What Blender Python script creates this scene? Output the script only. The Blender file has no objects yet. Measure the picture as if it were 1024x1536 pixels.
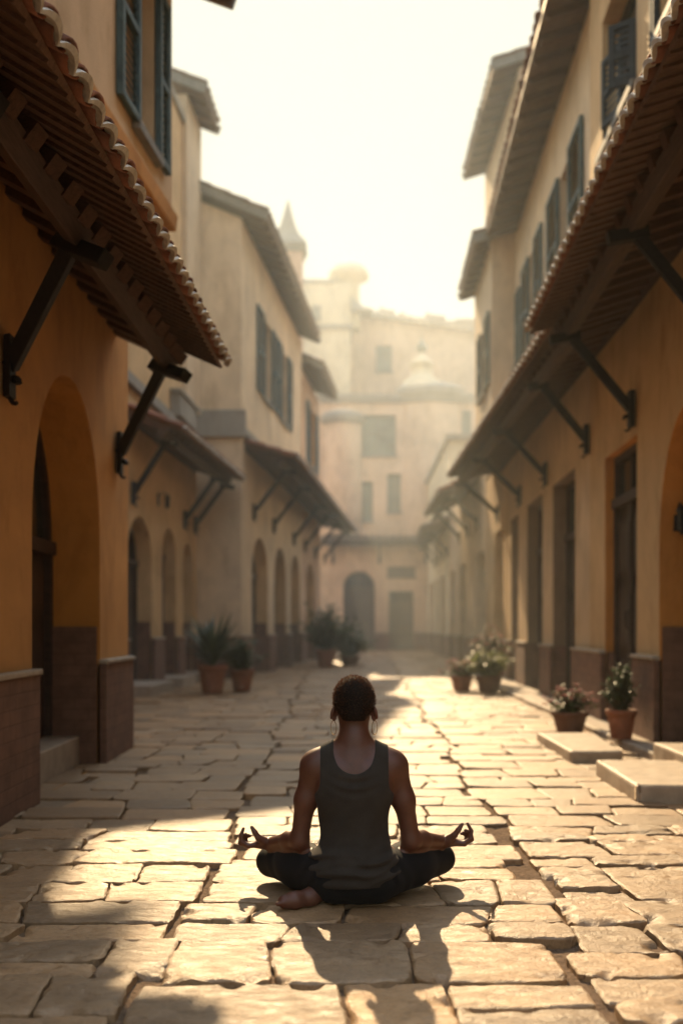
import bpy, math, random
import numpy as np
from mathutils import Vector, noise, Matrix
random.seed(7)
R = math.radians
scene = bpy.context.scene
COL = scene.collection
NZ = noise.noise

# ------------------------------------------------------------------ materials
def newmat(name):
    m = bpy.data.materials.new(name)
    m.use_nodes = True
    nt = m.node_tree
    b = nt.nodes["Principled BSDF"]
    return m, nt, b
def N(nt, t, **kw):
    n = nt.nodes.new(t)
    for k, v in kw.items():
        setattr(n, k, v)
    return n
def L(nt, a, b): nt.links.new(a, b)
def pos(nt): return N(nt, "ShaderNodeNewGeometry").outputs["Position"]
def noise_tex(nt, vec, scale, detail=5, rough=0.6, dist=0.0):
    n = N(nt, "ShaderNodeTexNoise")
    n.inputs["Scale"].default_value = scale
    n.inputs["Detail"].default_value = detail
    n.inputs["Roughness"].default_value = rough
    n.inputs["Distortion"].default_value = dist
    L(nt, vec, n.inputs["Vector"])
    return n.outputs["Fac"]
def ramp(nt, fac, stops):
    r = N(nt, "ShaderNodeValToRGB")
    e = r.color_ramp.elements
    e[0].position, e[0].color = stops[0][0], (*stops[0][1], 1)
    e[1].position, e[1].color = stops[-1][0], (*stops[-1][1], 1)
    for p, c in stops[1:-1]:
        x = e.new(p); x.color = (*c, 1)
    L(nt, fac, r.inputs["Fac"])
    return r.outputs["Color"]
def mixc(nt, fac, a, b, mode="MIX"):
    m = N(nt, "ShaderNodeMix", data_type="RGBA", blend_type=mode)
    for sock, v in ((m.inputs[0], fac), (m.inputs[6], a), (m.inputs[7], b)):
        if isinstance(v, (int, float)): sock.default_value = v
        elif isinstance(v, tuple): sock.default_value = (*v, 1)
        else: L(nt, v, sock)
    return m.outputs[2]
def bump(nt, bsdf, h, strength, dist=0.02):
    b = N(nt, "ShaderNodeBump")
    b.inputs["Strength"].default_value = strength
    b.inputs["Distance"].default_value = dist
    L(nt, h, b.inputs["Height"]); L(nt, b.outputs["Normal"], bsdf.inputs["Normal"])
    return b
def sc(c, k): return tuple(min(1, x * k) for x in c)

def mat_plaster(name, c, rough=0.85, var=0.27):
    m, nt, b = newmat(name)
    p = pos(nt)
    mp = N(nt, "ShaderNodeMapping"); mp.inputs["Scale"].default_value = (1, 1, 0.35)
    L(nt, p, mp.inputs["Vector"])
    big = noise_tex(nt, p, 0.7, 6, 0.65, 0.4)
    streak = noise_tex(nt, mp.outputs[0], 3.2, 6, 0.7, 0.3)
    fine = noise_tex(nt, p, 38, 4, 0.6)
    c1 = ramp(nt, big, [(0.3, sc(c, 1 - var)), (0.55, c), (0.75, sc(c, 1 + var * 0.5))])
    c2 = ramp(nt, streak, [(0.32, sc(c, 0.62)), (0.52, (1, 1, 1)), (0.7, (1, 1, 1))])
    r2 = ramp(nt, streak, [(0.28, (0.72, 0.68, 0.62)), (0.5, (1, 1, 1)), (0.8, (1.0, 1.0, 1.0))])
    col = mixc(nt, 1.0, c1, r2, "MULTIPLY")
    # damp grime near the ground
    sep = N(nt, "ShaderNodeSeparateXYZ"); L(nt, p, sep.inputs[0])
    mr = N(nt, "ShaderNodeMapRange"); mr.inputs[1].default_value = 0.7; mr.inputs[2].default_value = 1.6
    mr.inputs[3].default_value = 0.75; mr.inputs[4].default_value = 0.0
    L(nt, sep.outputs[2], mr.inputs[0])
    mm = N(nt, "ShaderNodeMath", operation="MULTIPLY"); L(nt, mr.outputs[0], mm.inputs[0]); L(nt, streak, mm.inputs[1])
    col = mixc(nt, mm.outputs[0], col, sc(c, 0.55))
    L(nt, col, b.inputs["Base Color"])
    b.inputs["Roughness"].default_value = rough
    b.inputs["Specular IOR Level"].default_value = 0.25
    ad = N(nt, "ShaderNodeMath", operation="ADD"); L(nt, big, ad.inputs[0]); L(nt, fine, ad.inputs[1])
    bump(nt, b, ad.outputs[0], 0.35, 0.015)
    return m
def mat_wood(name, c, rough=0.65, axis=(1, 1, 12)):
    m, nt, b = newmat(name)
    p = pos(nt)
    mp = N(nt, "ShaderNodeMapping"); mp.inputs["Scale"].default_value = axis
    L(nt, p, mp.inputs["Vector"])
    g = noise_tex(nt, mp.outputs[0], 4, 6, 0.65, 0.6)
    f = noise_tex(nt, p, 1.3, 3)
    c1 = ramp(nt, g, [(0.3, sc(c, 0.5)), (0.5, c), (0.72, sc(c, 1.45))])
    c2 = ramp(nt, f, [(0.3, (0.7, 0.7, 0.7)), (0.7, (1, 1, 1))])
    L(nt, mixc(nt, 1.0, c1, c2, "MULTIPLY"), b.inputs["Base Color"])
    b.inputs["Roughness"].default_value = rough
    bump(nt, b, g, 0.4, 0.006)
    return m
def mat_tile(name, c):
    m, nt, b = newmat(name)
    p = pos(nt)
    isl = N(nt, "ShaderNodeNewGeometry").outputs["Random Per Island"]
    c1 = ramp(nt, isl, [(0.0, sc(c, 0.6)), (0.35, c), (0.7, (c[0] * 1.15, c[1] * 1.2, c[2] * 1.3)), (1.0, (c[0] * 0.8, c[1] * 0.9, c[2] * 1.1))])
    n = noise_tex(nt, p, 9, 6, 0.7)
    c2 = ramp(nt, n, [(0.3, (0.5, 0.5, 0.5)), (0.55, (1, 1, 1)), (0.75, (1.0, 0.98, 0.92))])
    col = mixc(nt, 1.0, c1, c2, "MULTIPLY")
    lich = ramp(nt, noise_tex(nt, p, 23, 4, 0.7), [(0.6, (0, 0, 0)), (0.72, (1, 1, 1))])
    sepn = N(nt, "ShaderNodeSeparateColor"); L(nt, lich, sepn.inputs[0])
    mu = N(nt, "ShaderNodeMath", operation="MULTIPLY"); mu.inputs[1].default_value = 0.35; L(nt, sepn.outputs[0], mu.inputs[0])
    col = mixc(nt, mu.outputs[0], col, (0.3, 0.27, 0.2))
    L(nt, col, b.inputs["Base Color"])
    b.inputs["Roughness"].default_value = 0.75
    bump(nt, b, n, 0.4, 0.01)
    return m
def mat_plain(name, c, rough=0.6, metal=0.0, nscale=14, var=0.3, bs=0.2, bd=0.005, spec=0.5):
    m, nt, b = newmat(name)
    p = pos(nt)
    n = noise_tex(nt, p, nscale, 5, 0.65)
    L(nt, ramp(nt, n, [(0.28, sc(c, 1 - var)), (0.5, c), (0.75, sc(c, 1 + var))]), b.inputs["Base Color"])
    b.inputs["Roughness"].default_value = rough
    b.inputs["Metallic"].default_value = metal
    b.inputs["Specular IOR Level"].default_value = spec
    if bs: bump(nt, b, n, bs, bd)
    return m
def mat_brick(name, c):
    m, nt, b = newmat(name)
    p = pos(nt)
    sep = N(nt, "ShaderNodeSeparateXYZ"); L(nt, p, sep.inputs[0])
    ad = N(nt, "ShaderNodeMath", operation="ADD"); L(nt, sep.outputs[0], ad.inputs[0]); L(nt, sep.outputs[1], ad.inputs[1])
    cb = N(nt, "ShaderNodeCombineXYZ"); L(nt, ad.outputs[0], cb.inputs[0]); L(nt, sep.outputs[2], cb.inputs[1])
    br = N(nt, "ShaderNodeTexBrick")
    br.inputs["Scale"].default_value = 1.0
    br.inputs["Brick Width"].default_value = 0.21; br.inputs["Row Height"].default_value = 0.085
    br.inputs["Mortar Size"].default_value = 0.006; br.inputs["Mortar Smooth"].default_value = 0.4
    br.inputs["Color1"].default_value = (*c, 1); br.inputs["Color2"].default_value = (*sc(c, 0.86), 1)
    br.inputs["Mortar"].default_value = (*sc(c, 0.74), 1)
    L(nt, cb.outputs[0], br.inputs["Vector"])
    n = noise_tex(nt, p, 7, 6, 0.7)
    c2 = ramp(nt, n, [(0.3, (0.6, 0.6, 0.6)), (0.6, (1, 1, 1)), (0.8, (1, 0.97, 0.92))])
    L(nt, mixc(nt, 1.0, br.outputs["Color"], c2, "MULTIPLY"), b.inputs["Base Color"])
    b.inputs["Roughness"].default_value = 0.8
    inv = N(nt, "ShaderNodeMath", operation="SUBTRACT"); inv.inputs[0].default_value = 1.0; L(nt, br.outputs["Fac"], inv.inputs[1])
    a2 = N(nt, "ShaderNodeMath", operation="ADD"); L(nt, inv.outputs[0], a2.inputs[0]); L(nt, n, a2.inputs[1])
    bump(nt, b, a2.outputs[0], 0.35, 0.006)
    return m
def mat_leaf(name, c, trans=0.35):
    m, nt, b = newmat(name)
    isl = N(nt, "ShaderNodeNewGeometry").outputs["Random Per Island"]
    col = ramp(nt, isl, [(0.0, sc(c, 0.55)), (0.5, c), (1.0, (c[0] * 1.7, c[1] * 1.45, c[2] * 1.1))])
    L(nt, col, b.inputs["Base Color"])
    b.inputs["Roughness"].default_value = 0.45
    t = N(nt, "ShaderNodeBsdfTranslucent"); L(nt, col, t.inputs["Color"])
    mx = N(nt, "ShaderNodeMixShader"); mx.inputs[0].default_value = trans
    L(nt, b.outputs[0], mx.inputs[1]); L(nt, t.outputs[0], mx.inputs[2])
    L(nt, mx.outputs[0], nt.nodes["Material Output"].inputs["Surface"])
    return m
def mat_stone(name):
    m, nt, b = newmat(name)
    p = pos(nt)
    at = N(nt, "ShaderNodeAttribute"); at.attribute_name = "Col"
    n1 = noise_tex(nt, p, 5, 7, 0.65, 0.3)
    n2 = noise_tex(nt, p, 55, 5, 0.7)
    mp = N(nt, "ShaderNodeMapping"); mp.inputs["Scale"].default_value = (5, 8, 5); mp.inputs["Rotation"].default_value = (0, 0, 0.5)
    L(nt, p, mp.inputs["Vector"])
    n3 = noise_tex(nt, mp.outputs[0], 2.2, 6, 0.75, 1.2)
    c1 = ramp(nt, n1, [(0.25, (0.68, 0.66, 0.64)), (0.5, (1, 1, 1)), (0.75, (1.12, 1.08, 1.0))])
    c2 = ramp(nt, n2, [(0.3, (0.66, 0.65, 0.63)), (0.5, (1, 1, 1)), (0.8, (1.12, 1.1, 1.06))])
    c3 = ramp(nt, n3, [(0.34, (0.62, 0.55, 0.48)), (0.42, (1, 1, 1)), (0.9, (1.04, 1.03, 1))])
    col = mixc(nt, 1.0, at.outputs["Color"], c1, "MULTIPLY")
    col = mixc(nt, 1.0, col, c2, "MULTIPLY")
    col = mixc(nt, 1.0, col, c3, "MULTIPLY")
    L(nt, col, b.inputs["Base Color"])
    rr = N(nt, "ShaderNodeMapRange"); rr.inputs[3].default_value = 0.30; rr.inputs[4].default_value = 0.54
    L(nt, n1, rr.inputs[0]); L(nt, rr.outputs[0], b.inputs["Roughness"])
    b.inputs["Specular IOR Level"].default_value = 0.6
    a1 = N(nt, "ShaderNodeMath", operation="MULTIPLY_ADD"); L(nt, n2, a1.inputs[0]); a1.inputs[1].default_value = 0.35; L(nt, n3, a1.inputs[2])
    bump(nt, b, a1.outputs[0], 0.9, 0.011)
    return m
def mat_skin(name, c):
    m, nt, b = newmat(name)
    p = pos(nt)
    n = noise_tex(nt, p, 30, 4)
    L(nt, ramp(nt, n, [(0.3, sc(c, 0.85)), (0.7, sc(c, 1.12))]), b.inputs["Base Color"])
    b.inputs["Roughness"].default_value = 0.48
    b.inputs["Subsurface Weight"].default_value = 0.5
    b.inputs["Subsurface Radius"].default_value = (1.0, 0.3, 0.15)
    b.inputs["Subsurface Scale"].default_value = 0.02
    f = noise_tex(nt, p, 220, 3)
    bump(nt, b, f, 0.12, 0.002)
    return m
def mat_cloth(name, c, rough=0.9, sheen=0.3):
    m, nt, b = newmat(name)
    p = pos(nt)
    n = noise_tex(nt, p, 18, 4)
    L(nt, ramp(nt, n, [(0.3, sc(c, 0.85)), (0.7, sc(c, 1.15))]), b.inputs["Base Color"])
    b.inputs["Roughness"].default_value = rough
    b.inputs["Sheen Weight"].default_value = sheen
    b.inputs["Specular IOR Level"].default_value = 0.2
    w = noise_tex(nt, p, 260, 2)
    bump(nt, b, w, 0.18, 0.002)
    return m
def mat_glass(name, c):
    m, nt, b = newmat(name)
    p = pos(nt)
    n = noise_tex(nt, p, 1.6, 3)
    L(nt, ramp(nt, n, [(0.3, sc(c, 0.6)), (0.7, sc(c, 1.5))]), b.inputs["Base Color"])
    b.inputs["Roughness"].default_value = 0.12
    bump(nt, b, n, 0.06, 0.02)
    return m

OR = (0.60, 0.32, 0.115)
M = dict(
    orange=mat_plaster("orange_plaster", OR),
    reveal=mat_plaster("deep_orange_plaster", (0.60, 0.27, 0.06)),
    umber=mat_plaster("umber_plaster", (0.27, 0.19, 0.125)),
    faded=mat_plaster("faded_peach_plaster", (0.68, 0.52, 0.37)),
    beige=mat_plaster("beige_plaster", (0.66, 0.485, 0.295)),
    ochre=mat_plaster("ochre_plaster", (0.62, 0.42, 0.215)),
    cream=mat_plaster("cream_plaster", (0.70, 0.55, 0.37)),
    peach=mat_plaster("peach_plaster", (0.66, 0.46, 0.31)),
    pale=mat_plaster("pale_yellow_plaster", (0.70, 0.62, 0.44)),
    trim=mat_plaster("grey_stone_trim", (0.30, 0.28, 0.24)),
    brick=mat_brick("brown_brick_plinth", (0.20, 0.105, 0.07)),
    cap=mat_plain("plinth_cap_stone", (0.36, 0.31, 0.25), 0.7, nscale=9),
    darkwood=mat_wood("dark_brown_wood", (0.055, 0.03, 0.02)),
    rafter=mat_wood("brown_rafter_wood", (0.11, 0.055, 0.03), axis=(2, 14, 14)),
    beam=mat_wood("dark_beam_wood", (0.085, 0.05, 0.032), axis=(14, 1.2, 14)),
    iron=mat_plain("black_iron", (0.02, 0.019, 0.018), 0.6, 0.1, 30, 0.4, spec=.3),
    tile=mat_tile("terracotta_roof_tile", (0.27, 0.105, 0.055)),
    tilegrey=mat_tile("weathered_roof_tile", (0.20, 0.13, 0.095)),
    mortar=mat_plain("pale_mortar", (0.55, 0.52, 0.45), 0.8, nscale=26, bs=0.5, bd=0.01),
    soffit=mat_wood("soffit_board", (0.155, 0.085, 0.05), axis=(2, 9, 9)),
    verge=mat_plain("grey_verge_board", (0.19, 0.185, 0.165), 0.7),
    door=mat_wood("door_wood", (0.05, 0.03, 0.022), 0.5, axis=(9, 9, 1.2)),
    doorgrey=mat_wood("weathered_door_wood", (0.11, 0.085, 0.06), 0.6, axis=(9, 9, 1.2)),
    glass=mat_glass("dark_glass", (0.03, 0.035, 0.035)),
    paneg=mat_glass("grey_green_glass", (0.14, 0.16, 0.13)),
    shutter=mat_wood("blue_grey_shutter_paint", (0.075, 0.125, 0.135), 0.7, axis=(5, 5, 2)),
    shutterdark=mat_wood("dark_shutter_paint", (0.03, 0.04, 0.044), 0.85, axis=(5, 5, 2)),
    stone=mat_stone("sandstone_flag"),
    dirt=mat_plain("joint_dirt", (0.15, 0.10, 0.065), 0.95, nscale=60, var=0.55, bs=0.9, bd=0.012, spec=0.1),
    step=mat_plain("step_stone", (0.40, 0.32, 0.235), 0.6, nscale=11, var=0.2, bs=0.35, bd=0.006),
    kerb=mat_plain("kerb_stone", (0.34, 0.275, 0.21), 0.65, nscale=8, var=0.25, bs=0.4, bd=0.008),
    terra=mat_plain("terracotta_pot", (0.27, 0.105, 0.055), 0.75, nscale=12, var=0.3, bs=0.3),
    terrab=mat_plain("brown_pot", (0.17, 0.085, 0.055), 0.75, nscale=12, var=0.3, bs=0.3),
    soil=mat_plain("potting_soil", (0.04, 0.028, 0.02), 0.95, nscale=40, bs=0.8),
    leafd=mat_leaf("dark_leaf", (0.045, 0.085, 0.032)),
    leafb=mat_leaf("bluish_leaf", (0.055, 0.085, 0.055), 0.2),
    leafy=mat_leaf("yellow_green_leaf", (0.17, 0.21, 0.045), 0.45),
    leafm=mat_leaf("mid_leaf", (0.075, 0.12, 0.035), 0.4),
    pink=mat_leaf("pink_petal", (0.50, 0.22, 0.23), 0.45),
    stem=mat_plain("plant_stem", (0.07, 0.06, 0.03), 0.8),
    skin=mat_skin("brown_skin", (0.115, 0.043, 0.024)),
    hair=mat_plain("black_hair", (0.012, 0.008, 0.006), 0.8, nscale=120, var=0.5, bs=0.0, spec=0.15),
    curl=mat_leaf("brown_hair_strand", (0.07, 0.03, 0.014), 0.5),
    tank=mat_cloth("charcoal_jersey", (0.037, 0.030, 0.024), 0.95, 0.05),
    legging=mat_cloth("black_legging_fabric", (0.009, 0.009, 0.010), 0.8, 0.03),
    gold=mat_plain("gold_metal", (0.62, 0.40, 0.16), 0.25, 1.0, bs=0.0, var=0.1),
)

# ------------------------------------------------------------------ mesh builder
class MB:
    def __init__(s): s.v = []; s.f = []
    def quad(s, *p):
        n = len(s.v); s.v += [tuple(q) for q in p]; s.f.append(tuple(range(n, n + len(p))))
    def hexa(s, p):      # 8 points: bottom loop 0-3, top loop 4-7
        n = len(s.v); s.v += [tuple(q) for q in p]
        for f in ((0, 3, 2, 1), (4, 5, 6, 7), (0, 1, 5, 4), (1, 2, 6, 5), (2, 3, 7, 6), (3, 0, 4, 7)):
            s.f.append(tuple(n + i for i in f))
    def box(s, x0, x1, y0, y1, z0, z1):
        s.hexa([(x0, y0, z0), (x1, y0, z0), (x1, y1, z0), (x0, y1, z0), (x0, y0, z1), (x1, y0, z1), (x1, y1, z1), (x0, y1, z1)])
    def fbox(s, F, a, b, d0, d1, z0, z1):
        s.hexa([F(a, d0, z0), F(b, d0, z0), F(b, d1, z0), F(a, d1, z0), F(a, d0, z1), F(b, d0, z1), F(b, d1, z1), F(a, d1, z1)])
    def bar(s, a, b, w, h, up=(0, 0, 1)):
        a, b, up = Vector(a), Vector(b), Vector(up)
        t = (b - a).normalized(); sx = t.cross(up).normalized(); u = sx.cross(t)
        o = [sx * -w / 2 - u * h / 2, sx * w / 2 - u * h / 2, sx * w / 2 + u * h / 2, sx * -w / 2 + u * h / 2]
        s.hexa([a + q for q in o] + [b + q for q in o])
    def tube(s, pts, r, n=8):
        pts = [Vector(p) for p in pts]; rings = []
        for i, p in enumerate(pts):
            t = (pts[min(i + 1, len(pts) - 1)] - pts[max(i - 1, 0)]).normalized()
            ref = Vector((0, 0, 1)) if abs(t.z) < 0.9 else Vector((1, 0, 0))
            a = t.cross(ref).normalized(); b = a.cross(t)
            rr = r[i] if isinstance(r, (list, tuple)) else r
            base = len(s.v)
            s.v += [tuple(p + (a * math.cos(k * 2 * math.pi / n) + b * math.sin(k * 2 * math.pi / n)) * rr) for k in range(n)]
            rings.append(base)
        for i in range(len(rings) - 1):
            for k in range(n):
                s.f.append((rings[i] + k, rings[i] + (k + 1) % n, rings[i + 1] + (k + 1) % n, rings[i + 1] + k))
        s.f.append(tuple(rings[0] + k for k in reversed(range(n)))); s.f.append(tuple(rings[-1] + k for k in range(n)))
    def lathe(s, c, prof, n=24, a0=0.0, a1=2 * math.pi):
        full = abs(a1 - a0 - 2 * math.pi) < 1e-6
        m = n if full else n + 1
        base = len(s.v)
        for r, z in prof:
            for k in range(m):
                a = a0 + (a1 - a0) * k / n
                s.v.append((c[0] + r * math.cos(a), c[1] + r * math.sin(a), c[2] + z))
        for i in range(len(prof) - 1):
            for k in range(n):
                k2 = (k + 1) % m
                s.f.append((base + i * m + k, base + i * m + k2, base + (i + 1) * m + k2, base + (i + 1) * m + k))
    def build(s, name, mat, parent=None, smooth=False, bevel=0.0):
        me = bpy.data.meshes.new(name)
        off = parent_loc(parent)
        me.from_pydata([(x - off[0], y - off[1], z - off[2]) for x, y, z in s.v], [], s.f)
        me.materials.append(mat)
        if smooth: me.polygons.foreach_set("use_smooth", [True] * len(me.polygons))
        me.update()
        o = bpy.data.objects.new(name, me); COL.objects.link(o)
        if parent: o.parent = parent
        if bevel:
            b = o.modifiers.new("Bevel", "BEVEL"); b.width = bevel; b.segments = 2; b.limit_method = "ANGLE"
        return o
def parent_loc(p):
    v = Vector((0, 0, 0))
    while p is not None:
        v = v + p.location; p = p.parent
    return v
def tag(o, label, cat, group=None):
    o["label"] = label; o["category"] = cat
    if group: o["group"] = group
    return o
def thing(name, label, cat, loc, group=None):
    o = bpy.data.objects.new(name, None); COL.objects.link(o); o.location = loc; o.empty_display_size = 0.2
    return tag(o, label, cat, group)

def worn(o, strength=.014, size=.22, levels=5):
    """wear and chips on stone edges"""
    m = o.modifiers.new("Subdivide", "SUBSURF"); m.subdivision_type = "SIMPLE"; m.levels = m.render_levels = levels
    t = bpy.data.textures.new("wear", "CLOUDS"); t.noise_scale = size; t.noise_depth = 4
    d = o.modifiers.new("Wear", "DISPLACE"); d.texture = t; d.texture_coords = "GLOBAL"; d.strength = strength; d.mid_level = .5
    for p in o.data.polygons: p.use_smooth = True
    return o
# ------------------------------------------------------------------ facades
def arch_pts(a, b, zs, rise, n=20):
    c, hw = (a + b) / 2, (b - a) / 2
    out = []
    for i in range(n + 1):
        t = math.pi * (1 - i / n)
        x = c + hw * math.cos(t)
        z = zs + rise * (math.sin(t) ** 0.92 if 0 < i < n else 0)
        out.append((x, z))
    return out
def outline(o):
    """opening outline from bottom a, up, over, down to bottom b"""
    a, b, z0, z1, rise = o["a"], o["b"], o["z0"], o["z1"], o.get("rise", 0)
    if rise: return [(a, z0)] + arch_pts(a, b, z1 - rise, rise) + [(b, z0)]
    return [(a, z0), (a, z1), (b, z1), (b, z0)]
def wall_with_openings(F, s0, s1, z0, z1, ops):
    mb = MB()
    ss = sorted({s0, s1} | {o["a"] for o in ops} | {o["b"] for o in ops})
    zz = sorted({z0, z1} | {o["z0"] for o in ops} | {o["z1"] for o in ops})
    ss = [s for s in ss if s0 <= s <= s1]; zz = [z for z in zz if z0 <= z <= z1]
    for i in range(len(ss) - 1):
        for j in range(len(zz) - 1):
            cx, cz = (ss[i] + ss[i + 1]) / 2, (zz[j] + zz[j + 1]) / 2
            if any(o["a"] < cx < o["b"] and o["z0"] < cz < o["z1"] for o in ops): continue
            mb.quad(F(ss[i], 0, zz[j]), F(ss[i + 1], 0, zz[j]), F(ss[i + 1], 0, zz[j + 1]), F(ss[i], 0, zz[j + 1]))
    for o in ops:
        if o.get("rise"):
            ap = arch_pts(o["a"], o["b"], o["z1"] - o["rise"], o["rise"])
            for (xa, za), (xb, zb) in zip(ap[:-1], ap[1:]):
                mb.quad(F(xa, 0, za), F(xb, 0, zb), F(xb, 0, o["z1"]), F(xa, 0, o["z1"]))
    return mb
def reveal_mesh(F, o):
    mb = MB(); ol = outline(o); dp = o["depth"]
    for (xa, za), (xb, zb) in zip(ol[:-1], ol[1:]):
        mb.quad(F(xa, 0, za), F(xb, 0, zb), F(xb, -dp, zb), F(xa, -dp, za))
    if o["z0"] > .05: mb.quad(F(o["a"], 0, o["z0"]), F(o["b"], 0, o["z0"]), F(o["b"], -dp, o["z0"]), F(o["a"], -dp, o["z0"]))
    return mb
def door_in(F, o, parent, mat="door", transom=None):
    """panelled double door at the back of an opening, with transom bar and fanlight"""
    a, b, z0, z1, rise, dp = o["a"], o["b"], o["z0"], o["z1"], o.get("rise", 0), o["depth"]
    zt = transom or (z1 - rise - 0.02 if rise else z1 - 0.55)
    leaf = MB()
    d = -dp
    leaf.fbox(F, a + .003, b - .003, d - .06, d + .004, z0, zt)
    mid = (a + b) / 2
    for (pa, pb) in ((a + .12, mid - .07), (mid + .07, b - .12)):
        h = zt - z0
        for (f0, f1) in ((.06, .28), (.33, .62), (.67, .94)):
            leaf.fbox(F, pa, pb, d + .002, d + .022, z0 + h * f0, z0 + h * f1)
            leaf.fbox(F, pa + .05, pb - .05, d + .020, d + .036, z0 + h * f0 + .05, z0 + h * f1 - .05)
    dl = leaf.build("door", M[mat], parent)
    fr = MB()
    fr.fbox(F, a + .002, a + .07, d + .003, d + .06, z0, zt); fr.fbox(F, b - .07, b - .002, d + .003, d + .06, z0, zt)
    fr.fbox(F, a + .002, b - .002, d + .005, d + .085, zt + .001, zt + .10)
    fr.fbox(F, mid - .02, mid + .02, d + .003, d + .05, z0, zt)
    ol = outline(o); top = [(x, max(z, zt)) for x, z in ol]
    for (xa, za), (xb, zb) in zip(top[:-1], top[1:]):
        if abs(xa - xb) + abs(za - zb) < 1e-4: continue
        k = .07; cx, cz = mid, zt
        ia = (xa + (cx - xa) * k / (b - a) * 2, za + (cz - za) * k / (z1 - zt + .01)); ib = (xb + (cx - xb) * k / (b - a) * 2, zb + (cz - zb) * k / (z1 - zt + .01))
        fr.quad(F(xa, d + .05, za), F(xb, d + .05, zb), F(ib[0], d + .05, ib[1]), F(ia[0], d + .05, ia[1]))
        fr.quad(F(ia[0], d + .05, ia[1]), F(ib[0], d + .05, ib[1]), F(ib[0], d + .0, ib[1]), F(ia[0], d + .0, ia[1]))
    fr.fbox(F, mid - .018, mid + .018, d + .004, d + .04, zt + .1, z1 - .05)
    fr.build("frame", M["darkwood" if mat == "door" else mat], dl)
    gl = MB()
    pts = [F(x, d + .002, z) for x, z in [(a, zt)] + [q for q in ol if q[1] > zt] + [(b, zt)]]
    gl.quad(*pts)
    gl.build("transom_pane", M["glass"], dl)
    hd = MB(); hd.tube([F(mid + .09, d + .03, z0 + .95), F(mid + .09, d + .07, z0 + .97), F(mid + .09, d + .07, z0 + 1.13), F(mid + .09, d + .03, z0 + 1.15)], .009, 6)
    hd.build("handle", M["iron"], dl)
    return dl
def shutter_mb(F, a, b, z0, z1, d, th=.05, slats=True):
    mb = MB(); w = .055
    mb.fbox(F, a, a + w, d, d + th, z0, z1); mb.fbox(F, b - w, b, d, d + th, z0, z1)
    zm = z0 + (z1 - z0) * .48
    for zz in (z0, zm - w / 2, z1 - w): mb.fbox(F, a + w, b - w, d + .002, d + th - .002, zz, zz + w)
    for (q0, q1) in ((z0 + w, zm - w / 2), (zm + w / 2, z1 - w)):
        n = max(3, int((q1 - q0) / .055))
        for i in range(n):
            z = q0 + (q1 - q0) * (i + .5) / n
            mb.hexa([F(a + w, d + .024, z - .022), F(b - w, d + .024, z - .022), F(b - w, d + .030, z - .018), F(a + w, d + .030, z - .018),
                     F(a + w, d + .004, z + .018), F(b - w, d + .004, z + .018), F(b - w, d + .010, z + .022), F(a + w, d + .010, z + .022)])
    return mb
def window_in(F, o, parent, shutters=(), mat="shutter", glass="glass", rail=False, sill=True, bars=True):
    a, b, z0, z1, dp = o["a"], o["b"], o["z0"], o["z1"], o["depth"]
    d = -dp; w = .06; mid = (a + b) / 2
    fr = MB()
    fr.fbox(F, a + .002, a + w, d, d + .06, z0 + .002, z1 - .002); fr.fbox(F, b - w, b - .002, d, d + .06, z0 + .002, z1 - .002)
    fr.fbox(F, a + w, b - w, d + .003, d + .057, z0 + .002, z0 + w); fr.fbox(F, a + w, b - w, d + .003, d + .057, z1 - w, z1 - .002)
    if bars:
        fr.fbox(F, mid - .025, mid + .025, d + .005, d + .055, z0 + w, z1 - w)
        zb = z0 + (z1 - z0) * .55
        fr.fbox(F, a + w, b - w, d + .008, d + .05, zb - .02, zb + .02)
    win = fr.build("window", M["darkwood" if glass == "glass" else "verge"], parent)
    p = MB(); p.quad(F(a, d + .015, z0), F(b, d + .015, z0), F(b, d + .015, z1), F(a, d + .015, z1)); p.build("pane", M[glass], win)
    if sill:
        s = MB(); s.fbox(F, a - .06, b + .06, -.1, .07, z0 - .07, z0 + .004); s.build("sill", M["verge"], win)
    for (sa, sb) in shutters:
        shutter_mb(F, sa, sb, z0 - .02, z1 + .02, .012).build("shutter", M[mat], win)
    if rail:
        r = MB()
        for zz in (z0 + .08, z0 + .46): r.fbox(F, a - .04, b + .04, .05, .085, zz, zz + .03)
        n = int((b - a) / .2)
        for i in range(n + 1):
            s = a + (b - a) * i / n
            r.fbox(F, s - .009, s + .009, .058, .077, z0 + .11, z0 + .46)
        r.fbox(F, a - .04, a, .04, .095, z0 + .02, z0 + .52); r.fbox(F, b, b + .04, .04, .095, z0 + .02, z0 + .52)
        r.build("railing", M["shutterdark"], win)
    return win
def plinth(F, s0, s1, ops, parent, z=0.77, d=.05, jamb=True, capmat="cap"):
    segs = []; cur = s0
    for o in sorted((o for o in ops if o["z0"] < z), key=lambda o: o["a"]):
        if o["a"] > cur: segs.append((cur, o["a"]))
        cur = max(cur, o["b"])
    if cur < s1: segs.append((cur, s1))
    for a, b in segs:
        p = MB(); p.fbox(F, a, b, -.02, d, -.05, z); ob = p.build("plinth", M["brick"], parent)
        c = MB(); c.fbox(F, a - .004, b + .004, -.01, d + .018, z + .001, z + .035); c.build("plinth_cap", M[capmat], ob, bevel=.008)
    if jamb:
        for o in ops:
            if o["z0"] < z and o["depth"] > .12:
                zz = z + .29 if o.get("rise") else z + .02
                for (ja, jb) in ((o["a"], o["a"] + .025), (o["b"] - .025, o["b"])):
                    j = MB(); j.fbox(F, ja, jb, -o["depth"] + .002, -.022, -.04, zz)
                    j.build("jamb_plinth", M["brick"], parent)
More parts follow.
